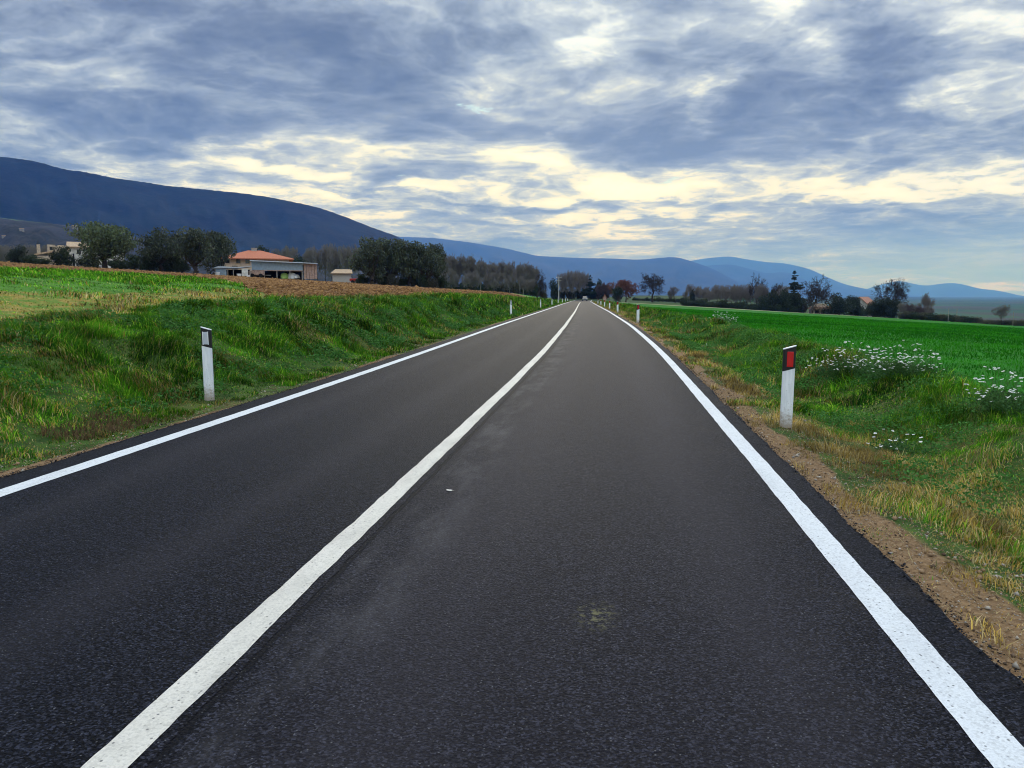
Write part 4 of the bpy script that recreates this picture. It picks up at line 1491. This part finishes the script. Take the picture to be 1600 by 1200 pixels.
for a_ in [(117, 358, 8, 'largest pale farmhouse on the foothill, left of the large olive crown'),
           (124, 364, 5, 'small white farmhouse just below the largest one on the foothill'),
           (34, 361, 6, 'small white farmhouse above the bright green strip on the foothill'),
           (19, 341, 7, 'low pinkish farmhouse highest on the foothill at the far left'),
           (6, 371, 5, 'white farmhouse at the left picture edge on the foothill'),
           (216, 370, 5, 'bright white farmhouse between the two olive clumps'),
           (228, 373, 4, 'small white farmhouse right of the bright one between the olive clumps'),
           (191, 369, 4, 'small white farmhouse at the right shoulder of the large olive crown')]:
    far_house(*a_)

# ------------------------------------------------------------------ car, utility pole, litter
M_carp = plain('grey_car_paint', (.07, .08, .08), .5, .04, 4, .5)
M_cglass = plain('car_glass', (.015, .018, .022), .1, .1, 4, .7)
M_lamp = plain('lamp_lens', (.75, .75, .72), .2, .05, 4, .6)
M_tail = plain('tail_lens', (.4, .01, .01), .2, .05, 4, .6)
car = empty('oncoming_car', (0, 0, 0))
prof = [(-2.0, .28), (-2.02, .62), (-1.9, .80), (-1.15, .93), (-.5, 1.40), (.2, 1.50), (1.1, 1.46), (1.75, 1.0), (1.98, .92), (2.02, .35), (1.9, .25)]
m_ = MB()
n_ = len(prof)
vs = []
for sx, sc_ in ((-.80, 1), (.80, 1)):
    for (yy, z) in prof:
        vs.append(((sx if z < .95 else sx * .80), yy, z))
m_.add(vs, [tuple(range(n_)), tuple(range(2 * n_ - 1, n_ - 1, -1))] + [(i, i + n_, (i + 1) % n_ + n_, (i + 1) % n_) for i in range(n_)])
m_.build('body', M_carp, car, .04)
MB().add([(-.70, -1.13, .97), (.70, -1.13, .97), (.60, -.56, 1.37), (-.60, -.56, 1.37), (-.70, -1.17, .98), (.70, -1.17, .98), (.60, -.60, 1.385), (-.60, -.60, 1.385)],
         [(4, 5, 6, 7), (3, 2, 1, 0), (0, 1, 5, 4), (1, 2, 6, 5), (2, 3, 7, 6), (3, 0, 4, 7)]).build('windscreen', M_cglass, car)
for sx in (-1, 1):
    MB().add([(sx * .72, -.95, .98), (sx * .72, 1.35, .98), (sx * .66, 1.0, 1.36), (sx * .66, -.45, 1.36), (sx * .78, -.95, .98), (sx * .78, 1.35, .98), (sx * .672, 1.0, 1.38), (sx * .672, -.45, 1.38)],
             [(4, 5, 6, 7), (3, 2, 1, 0), (0, 1, 5, 4), (1, 2, 6, 5), (2, 3, 7, 6), (3, 0, 4, 7)]).build('side_window', M_cglass, car)
    MB().box(sx * .62 - .14, sx * .62 + .14, -2.05, -1.95, .60, .76).build('headlight', M_lamp, car, .02)
    MB().box(sx * .66 - .10, sx * .66 + .10, 1.95, 2.04, .70, .90).build('tail_light', M_tail, car, .02)
    for yy in (-1.25, 1.25):
        wh = MB().tube((sx * .62, yy, .31), (sx * .82, yy, .31), .31, .31, 18).build('wheel', M_rubber, car, .02)
        MB().tube((sx * .80, yy, .31), (sx * .835, yy, .31), .19, .17, 12).build('rim', M_tin, wh)
MB().box(-.78, .78, -2.07, -1.96, .34, .50).build('bumper', M_black, car, .02)
cy_ = 262.0
car.location = (float(cx(cy_)) + .9, cy_, float(zr(cy_)) + .005)
car.rotation_euler = (0, 0, R(4))
tag(car, 'small grey car far ahead on the road before the bend', 'car')

x_, y_ = at(873, 222)
h_ = height_to(873, 432, 222, x_, y_)
pole = tag(empty('utility_pole', (x_, y_, gz(x_, y_))), 'thin pale utility pole with short crossarms beside the dark evergreen', 'utility pole')
MB().tube((0, 0, -.5), (0, 0, h_), .15, .10, 8).build('pole', M_conc, pole)
for dz_ in (.3, 1.1):
    MB().box(-.75, .75, -.05, .05, h_ - dz_ - .1, h_ - dz_).build('crossarm', M_conc, pole)
for sx in (-.65, 0, .65):
    MB().tube((sx, 0, h_ - .30), (sx, 0, h_ - .06), .05, .04, 6).build('insulator', M_tank, pole)
for px, D_, ty, lb in ((1586, 205, 487, 'short thin fence post right of the lone small tree'), (1484, 224, 481, 'thin pole above the hedge at the right'), (1497, 226, 483, 'second thin pole above the hedge at the right')):
    x_, y_ = at(px, D_)
    h_ = height_to(px, ty, D_, x_, y_)
    MB_ = MB().tube((0, 0, -.3), (0, 0, h_), .07, .05, 7).tube((0, 0, h_), (0, 0, h_ + .06), .05, .02, 7)
    o = MB_.build('thin_pole', M_post, None)
    o.location = (x_, y_, gz(x_, y_))
    tag(o, lb, 'pole')


def gp(px, py, z=0.0):
    d = ray(px, py)
    t = (z - HZ) / d[2]
    return d[0] * t, d[1] * t


def paper(name, px, py, w_, label, z0=-.1, seed=0):
    x, y = gp(px, py, z0)
    rng = np.random.default_rng(seed)
    vs, fs = [], []
    n = 6
    for i in range(n):
        for j in range(n):
            vs.append(((i / (n - 1) - .5) * w_ + rng.normal(0, .012), (j / (n - 1) - .5) * w_ * .6 + rng.normal(0, .012), abs(rng.normal(0, .18)) * w_ + .02))
    for i in range(n - 1):
        for j in range(n - 1):
            a = i * n + j
            fs.append((a, a + n, a + n + 1, a + 1))
    o = MB().add(vs, fs).build(name, M_tank, None)
    so = o.modifiers.new('thick', 'SOLIDIFY')
    so.thickness = .003
    o.location = (x, y, gz(x, y) + (.02 if abs(x - float(cx(y))) > 3.4 else .065))
    o.rotation_euler = (0, 0, seed)
    tag(o, label, 'litter')


paper('crumpled_paper', 1098, 546, .34, 'piece of crumpled white litter in the grass beyond the right edge line', -.15, 1)
paper('crumpled_paper', 1075, 531, .28, 'small pale crumpled litter farther along the right verge', -.15, 2)
paper('paper_scrap', 702, 768, .045, 'tiny white scrap lying on the asphalt right of the centre line', 0, 3)
x_, y_ = gp(702, 768)
bpy.data.objects['paper_scrap'].scale = (.9, .5, .08)

# ------------------------------------------------------------------ grass, clods, stones
M_grass = leafy('grass_blades', .38, .06)
M_earth = None


def earth_mat(name, rough=.95):
    m, nt = new_mat(name)
    c = nt.attr('Col')
    p = nt.n('ShaderNodeTexCoord').outputs['Object']
    c = nt.mix(1.0, c, nt.mix(nt.noise(p, 30, 4, .7), (.6, .6, .6), (1.3, 1.3, 1.3)), 'MULTIPLY')
    finish(nt, c, rough, None, .1)
    return m


M_earth = earth_mat('loose_earth')


def blades(name, X, Y, L, W, col, lean, label, mat=M_grass, flat=None):
    rng = np.random.default_rng(len(X))
    n = len(X)
    Z = terrain(X, Y) - .01
    th = lean + rng.normal(0, 1.1, n)
    amt = rng.uniform(.25, 1.0, n) if flat is None else rng.uniform(flat[0], flat[1], n)
    dxx, dyy = np.cos(th), np.sin(th)
    fa = rng.uniform(0, 6.2832, n)
    wx, wy = np.cos(fa) * W / 2, np.sin(fa) * W / 2
    up1, out1 = .55 * (1 - .35 * amt), .22 * amt
    up2, out2 = 1.0 - .62 * amt, .85 * amt
    B = np.stack([X, Y, Z], -1)
    Wv = np.stack([wx, wy, np.zeros(n)], -1)
    Mid = B + np.stack([dxx * out1 * L, dyy * out1 * L, up1 * L], -1)
    Tip = B + np.stack([dxx * out2 * L, dyy * out2 * L, up2 * L], -1)
    V = np.stack([B - Wv, B + Wv, Mid - Wv * .8, Mid + Wv * .8, Tip], 1).reshape(-1, 3)
    i5 = np.arange(n)[:, None] * 5
    q = i5 + np.array([[0, 1, 3, 2]])
    t = i5 + np.array([[2, 3, 4]])
    C = np.repeat(np.clip(col, .002, 1), 5, axis=0)
    me = mesh_np(name, V, [q, t], True, C, mat)
    return tag(link(name, me), label, None, None, 'stuff')


def scatter(n, u0, u1, s0, s1, side, power=1.0, seed=0):
    """points at lateral distance u0..u1 outside the asphalt edge, s0..s1 along; power>1 packs them near the viewer"""
    rng = np.random.default_rng(seed + 100)
    s = s0 + (s1 - s0) * rng.random(n) ** power
    d = u0 + (u1 - u0) * rng.random(n)
    X = cx(s) + (ER + d if side > 0 else -EL - d)
    return X, s, d, rng


G1, G2, G3 = np.array([.010, .060, .004]), np.array([.072, .240, .009]), np.array([.22, .40, .026])
DRY, STRAW, RUST, DEAD = np.array([.38, .27, .07]), np.array([.42, .34, .17]), np.array([.30, .19, .035]), np.array([.13, .085, .045])


def colour(rng, X, Y, dryness, bright=0.5):
    n = len(X)
    a = fbm(X / 1.1, Y / 1.1, 3, 201)
    t = np.clip((a - .35) / .35 * .6 + bright - .3 + rng.normal(0, .22, n), 0, 1)[:, None]
    c = G1 * (1 - t) + G2 * t
    k = (rng.random(n) < .18)[:, None]
    c = np.where(k, G3, c)
    p = rng.random(n)
    d = p < dryness
    pick = rng.random((n, 1))
    dc = np.where(pick < .42, DRY, np.where(pick < .68, STRAW, np.where(pick < .84, RUST, DEAD)))
    c = np.where(d[:, None], dc, c)
    c = c * (.50 + .95 * sstep(fbm(X / .42, Y / .42, 3, 203), .30, .72))[:, None]
    return c * rng.uniform(.6, 1.35, (n, 1))


def keep(X, Y, thr, sc=1.0, seed=300):
    return fbm(X / sc, Y / sc, 3, seed) > thr


def tuft_h(X, Y, sc=.45, seed=400):
    return .35 + 1.5 * sstep(fbm(X / sc, Y / sc, 3, seed), .35, .75)


# right verge
for (n, s0, s1, L, W, nm) in ((110000, 1.2, 10, .050, .0050, 4), (150000, 1.2, 13, .13, .0055, 0), (120000, 11, 32, .16, .012, 1), (60000, 30, 90, .20, .030, 2), (26000, 85, 235, .26, .10, 3)):
    X, Y, d, rng = scatter(n, .06, 3.7, s0, s1, 1, 1.25, nm)
    soil_edge = .20 + (fbm(X / .8, Y / .8, 4, 500) - .5) * .9
    k = (d > soil_edge) & ((d > soil_edge + .35) | (rng.random(n) < .45))
    k |= (d < .16) & (fbm(Y / .5, Y * 0, 3, 501) > .5) & (rng.random(n) < .5)
    bare = fbm(X / .9, Y / .9, 4, 503)
    k &= (bare > .33) | (rng.random(n) < .3)
    X, Y, d = X[k], Y[k], d[k]
    gold = sstep(fbm(X / 1.3, Y / 1.9, 3, 505), .45, .66) * np.interp(d, [.3, .8, 1.6, 2.4, 3.5], [.95, .95, .75, .25, .08]) + .06
    gold += np.interp(d, [.2, .6, 1.2], [.5, .35, .0])
    h = tuft_h(X, Y) * np.interp(d, [.2, .6, 1.4, 2.6, 3.3, 3.7], [.5, .8, 1.0, 1.15, 1.1, .6])
    swirl = fbm(X / .8, Y / .8, 3, 507) * 12
    blades('verge_grass', X, Y, .80 * L * h * rng.uniform(.5, 1.4, len(X)), W * rng.uniform(.6, 1.4, len(X)), colour(rng, X, Y, gold, .45), swirl, 'mixed green and golden grass on the right verge and ditch')
# left bank
for (n, s0, s1, L, W, nm) in ((40000, 2.5, 7, .12, .007, 14), (70000, 6, 15, .055, .006, 15), (150000, 6.5, 18, .13, .0085, 10), (110000, 16, 42, .16, .016, 11), (60000, 40, 110, .22, .04, 12), (26000, 105, 245, .26, .11, 13)):
    X, Y, d, rng = scatter(n, .18, 4.9, s0, s1, -1, 1.3, nm)
    edge = .16 + (fbm(X / .9, Y / .9, 4, 510) - .5) * .7
    bare = fbm(X / .8, Y / .8, 4, 513)
    k = (d > edge) & ((bare > np.interp(d, [0, 1.2, 2, 5], [.44, .36, .30, .30])) | (rng.random(n) < .28))
    X, Y, d = X[k], Y[k], d[k]
    dr = .05 + .38 * sstep(fbm(X / 1.3, Y / 1.6, 4, 515), .56, .70) * np.interp(Y, [0, 30, 60, 100], [.9, .8, .45, .3]) + .5 * sstep(d, 3.6, 4.3) * sstep(fbm(X / 3, Y / 5, 3, 517), .45, .6)
    h = tuft_h(X, Y) * np.interp(d, [.3, .9, 2, 4, 4.9], [.5, .8, 1.15, 1.1, .9])
    swirl = fbm(X / 1.1, Y / 1.1, 3, 519) * 12
    blades('bank_grass', X, Y, L * h * rng.uniform(.5, 1.4, len(X)), W * rng.uniform(.6, 1.4, len(X)), colour(rng, X, Y, dr, .5), swirl, 'tangled green grass covering the left bank')
# field on the left: dry strip, then bright green
rng = np.random.default_rng(120)
Y = 6.5 + 54 * rng.random(230000) ** 1.7
d = 3.6 + 42 * rng.random(230000) ** 1.7
X = cx(Y) - EL - d
br, tan, crop, soil, tr = zones(X, Y)
k = (br < .4)
X, Y, tan, d = X[k], Y[k], tan[k], d[k]
D = np.hypot(X, Y)
dr = np.clip(.06 + tan * .62 + .25 * sstep(fbm(X / 4, Y / 4, 3, 523), .5, .7), 0, .9)
c = colour(rng, X, Y, dr, .72)
wd = np.interp(D, [10, 60], [.012, .055]) * rng.uniform(.6, 1.4, len(X))
blades('field_grass', X, Y, np.interp(D, [10, 60], [.09, .16]) * tuft_h(X, Y, 1.2) * rng.uniform(.5, 1.4, len(X)), wd, c, fbm(X / 2, Y / 2, 2, 525) * 9, 'green and dry grass on the field above the left bank')
# sown field on the right, in drilled rows
rng = np.random.default_rng(77)
n = 260000
d = 3.4 + 60 * rng.random(n) ** 1.3
s_ = 5 + 105 * rng.random(n) ** 1.4
rows = np.round(d / .16) * .16 + rng.normal(0, .02, n)
X, Y = cx(s_) + ER + np.where(s_ < 40, rows, d), s_
D = np.hypot(X, Y)
a = np.arctan2(X, Y)
k = (a < R(44)) & (X - cx(Y) - ER > 3.4 + (fbm(X, Y, 2, 530) - .5) * .5)
X, Y, D = X[k], Y[k], D[k]
t = np.clip(sstep(fbm(X / 5, Y / 2.5, 4, 531), .3, .7) + rng.normal(0, .22, len(X)), 0, 1)[:, None]
c = np.array([.011, .130, .003]) * (1 - t) + np.array([.034, .265, .007]) * t
blades('crop_grass', X, Y, np.interp(D, [8, 60, 120], [.10, .15, .20]) * (.6 + .8 * fbm(X / 1.5, Y / .7, 3, 533)) * rng.uniform(.6, 1.3, len(X)), np.interp(D, [8, 50, 120], [.007, .045, .13]) * rng.uniform(.7, 1.3, len(X)), c, rng.uniform(0, 6.28, len(X)), 'young green cereal crop covering the right field')

# low leafy weeds mixed into the banks
def weeds(side, n, s0, s1, u0, u1, size, seed, label):
    X, Y, d, rng = scatter(n, u0, u1, s0, s1, side, 1.4, seed)
    k = fbm(X / .7, Y / .7, 3, 600 + seed) > .55
    X, Y = X[k], Y[k]
    m = 9
    X, Y = np.repeat(X, m), np.repeat(Y, m)
    rr = np.interp(Y, [5, 60], [1, 3])
    X = X + rng.normal(0, .06, len(X)) * rr
    Y = Y + rng.normal(0, .06, len(X)) * rr
    Z = terrain(X, Y) + rng.uniform(.01, .15, len(X))
    a = rng.normal(0, 1, (len(X), 3)) * [1, 1, .5]
    a /= np.linalg.norm(a, axis=1, keepdims=True)
    b = np.cross(a, rng.normal(0, 1, (len(X), 3)))
    b /= np.linalg.norm(b, axis=1, keepdims=True)
    s = (size * rng.uniform(.5, 1.4, len(X)) * rr)[:, None]
    p = np.stack([X, Y, Z], -1)
    V = np.stack([p - a * s, p - b * s * .55, p + a * s, p + b * s * .55], 1).reshape(-1, 3)
    t = rng.random((len(X), 1))
    c = (np.array([.03, .12, .02]) * (1 - t) + np.array([.09, .22, .05]) * t) * rng.uniform(.7, 1.3, (len(X), 1))
    tag(link('weeds', mesh_np('weeds', V, [np.arange(len(V)).reshape(-1, 4)], False, np.repeat(c, 4, axis=0), M_grass)), label, None, None, 'stuff')


weeds(-1, 14000, 7, 60, .7, 4.4, .020, 1, 'small leafy weeds on the left bank')
weeds(1, 20000, 3, 50, .8, 3.6, .015, 2, 'small leafy weeds on the right verge')

OCT = np.array([[1, 0, 0], [-1, 0, 0], [0, 1, 0], [0, -1, 0], [0, 0, 1], [0, 0, -1]], float)
OF = np.array([[0, 2, 4], [2, 1, 4], [1, 3, 4], [3, 0, 4], [2, 0, 5], [1, 2, 5], [3, 1, 5], [0, 3, 5]])


def lumps(name, X, Y, size, col, label, sq=.6, zoff=.1):
    rng = np.random.default_rng(len(X) + 5)
    n = len(X)
    Z = terrain(X, Y) + size * zoff
    V = OCT[None] * rng.uniform(.55, 1.3, (n, 6, 1)) + rng.normal(0, .18, (n, 6, 3))
    th = rng.uniform(0, 6.28, n)
    c_, s_ = np.cos(th)[:, None], np.sin(th)[:, None]
    V = np.stack([V[..., 0] * c_ - V[..., 1] * s_, V[..., 0] * s_ + V[..., 1] * c_, V[..., 2] * sq], -1) * size[:, None, None]
    V += np.stack([X, Y, Z], -1)[:, None]
    Fc = (np.arange(n)[:, None, None] * 6 + OF[None]).reshape(-1, 3)
    tag(link(name, mesh_np(name, V.reshape(-1, 3), [Fc], False, np.repeat(col, 6, axis=0), M_earth)), label, None, None, 'stuff')


# ploughed clods
rng = np.random.default_rng(91)
n = 90000
an, D = np.radians(rng.uniform(-2, 42, n)), 8 + 150 * rng.random(n) ** 1.1
X, Y = -np.sin(an) * D, np.cos(an) * D
br = zones(X, Y)[0]
k = br > .5
X, Y, D = X[k], Y[k], D[k]
t = rng.random((len(X), 1))
col = np.array([.10, .046, .018]) * (1 - t) + np.array([.30, .165, .065]) * t
lumps('ploughed_clods', X, Y, np.interp(D, [10, 150], [.06, .11]) * rng.lognormal(0, .40, len(X)), col, 'reddish brown clods of the ploughed field')
# stones and crumbs on the verge soil
for side, s1_, n_, sd in ((1, 16, 16000, 3), (-1, 30, 9000, 4)):
    X, Y, d, rng = scatter(n_, .0, .95 if side > 0 else .5, 1.2 if side > 0 else 6, s1_, side, 1.3, 40 + sd)
    t = rng.random((len(X), 1))
    col = np.where(t < .25, np.array([.34, .30, .25]), np.where(t < .7, np.array([.25, .165, .095]), np.array([.11, .075, .05])))
    lumps('verge_gravel', X, Y, .0045 * rng.lognormal(0, .55, len(X)), col * rng.uniform(.7, 1.3, (len(X), 1)), 'gravel and crumbs of soil beside the asphalt, ' + ('right' if side > 0 else 'left') + ' side', .7, .4)
for side in (1, -1):
    X, Y, d, rng = scatter(3800, -.03, .10, 1.2 if side > 0 else 6, 22, side, 1.4, 60 + side)
    col = np.array([.012, .013, .017]) * rng.uniform(.5, 2.2, (len(X), 1))
    sz_ = .0036 * rng.lognormal(0, .5, len(X))
    lumps('asphalt_crumbs', X, Y, sz_, col, 'loose dark asphalt crumbs along the ragged ' + ('right' if side > 0 else 'left') + ' edge of the road', .7, .4 + .06 * (d < .01) / sz_)
X, Y, d, rng = scatter(5200, .05, 2.4, 1.2, 14, 1, 1.3, 55)
blades('dry_straw', X, Y, rng.uniform(.05, .22, len(X)), .0035 + 0 * X, np.where(rng.random((len(X), 1)) < .5, STRAW, DEAD * 1.5), rng.uniform(0, 6.28, len(X)), 'dry straw lying on the verge soil', flat=(1.3, 1.5))
# dead brown heap of cut grass at the left verge
X, Y, d, rng = scatter(1300, .35, 1.0, 7.6, 8.9, -1, 1.0, 56)
blades('cut_grass_heap', X, Y, rng.uniform(.05, .16, len(X)), .009 + 0 * X, DEAD * rng.uniform(.4, 1.5, (len(X), 1)), rng.uniform(0, 6.28, len(X)), 'patch of dead brown cut grass on the left verge')

# ------------------------------------------------------------------ flowering plants
M_petal = plain('white_petals', (.74, .72, .68), .7, .10, 40, .2)
M_stem = plain('green_stems', (.06, .13, .03), .7, .25, 20, .2)


def flower_plant(seed, rad, h, n):
    rng = np.random.default_rng(seed)
    root = empty('white_flower_plant', (0, 0, -50))
    segs, pet = [], MB()
    lv, lc = [], []
    for i in range(n):
        a, rr = rng.random() * 6.28, rad * math.sqrt(rng.random())
        hh = h * (1 - .45 * (rr / rad) ** 2) * rng.uniform(.40, 1.18)
        p = np.array([math.cos(a) * rr, math.sin(a) * rr, hh])
        m = p * np.array([.45, .45, .55])
        segs.append(np.concatenate([[p[0] * .2, p[1] * .2, -.05], m, [.004, .003]]))
        segs.append(np.concatenate([m, p, [.003, .002]]))
        hr = rng.uniform(.009, .018)
        nb = 6
        tl = rng.normal(0, .3, 2)
        for j in range(nb + 1):
            an = 6.28 * j / nb
            q = p + (np.array([math.cos(an) * hr, math.sin(an) * hr, 0]) if j < nb else 0)
            q = q + np.array([0, 0, (q[0] - p[0]) * tl[0] + (q[1] - p[1]) * tl[1]])
            r_ = hr * .55
            k = 5
            vs = [q + [0, 0, r_ * .7]] + [q + np.array([math.cos(6.28 * t / k + j) * r_, math.sin(6.28 * t / k + j) * r_, rng.uniform(-.3, .1) * r_]) for t in range(k)] + [q - [0, 0, r_ * .5]]
            pet.add(vs, [(0, 1 + t, 1 + (t + 1) % k) for t in range(k)] + [(6, 1 + (t + 1) % k, 1 + t) for t in range(k)])
    link('stems', tubes_mesh('stems', segs, M_stem, 3), root)
    pet.build('blossoms', M_petal, root)
    cen = [np.array([rng.normal(0, rad * .4), rng.normal(0, rad * .4), h * rng.uniform(.1, .45)]) for _ in range(26)]
    V, q, C = leaf_cards(rng, cen, [.11] * 26, 3200, .018, [np.array([.05, .12, .035])] * 26)
    link('leaves', mesh_np('leaves', V, [q], False, C, M_grass), root)
    return root


fsrc = [flower_plant(81, .46, .58, 58), flower_plant(82, .40, .50, 42), flower_plant(83, .30, .34, 22)]
FL = [(1300, 590, 0, 'leftmost plant of the large white flowering row on the field edge'), (1332, 592, 1, 'second plant of the large white flowering row'),
      (1362, 598, 0, 'third plant of the large white flowering row'), (1388, 604, 1, 'fourth plant of the large white flowering row'),
      (1414, 606, 0, 'fifth plant of the large white flowering row'), (1440, 612, 1, 'rightmost plant of the large white flowering row'),
      (1556, 652, 1, 'white flowering plant near the right picture edge, left one'), (1592, 660, 0, 'white flowering plant at the right picture edge'),
      (1400, 676, 2, 'small white flowering plant alone in the ditch, below the row'),
      (1122, 512, 1, 'distant white flowering plant on the berm, left'), (1136, 514, 0, 'distant white flowering plant on the berm, right')]
ud = set()
for px, py, i, lb in FL:
    x, y = gp(px, py, .08)
    o = fsrc[i] if i not in ud else copy_tree(fsrc[i])
    ud.add(i)
    o.location = (x, y, gz(x, y))
    o.rotation_euler = (0, 0, random.uniform(0, 6.28))
    sc_ = random.uniform(.9, 1.15)
    o.scale = (sc_, sc_, sc_)
    tag(o, lb, 'flowering plant', 'white flowering plants on the right verge')
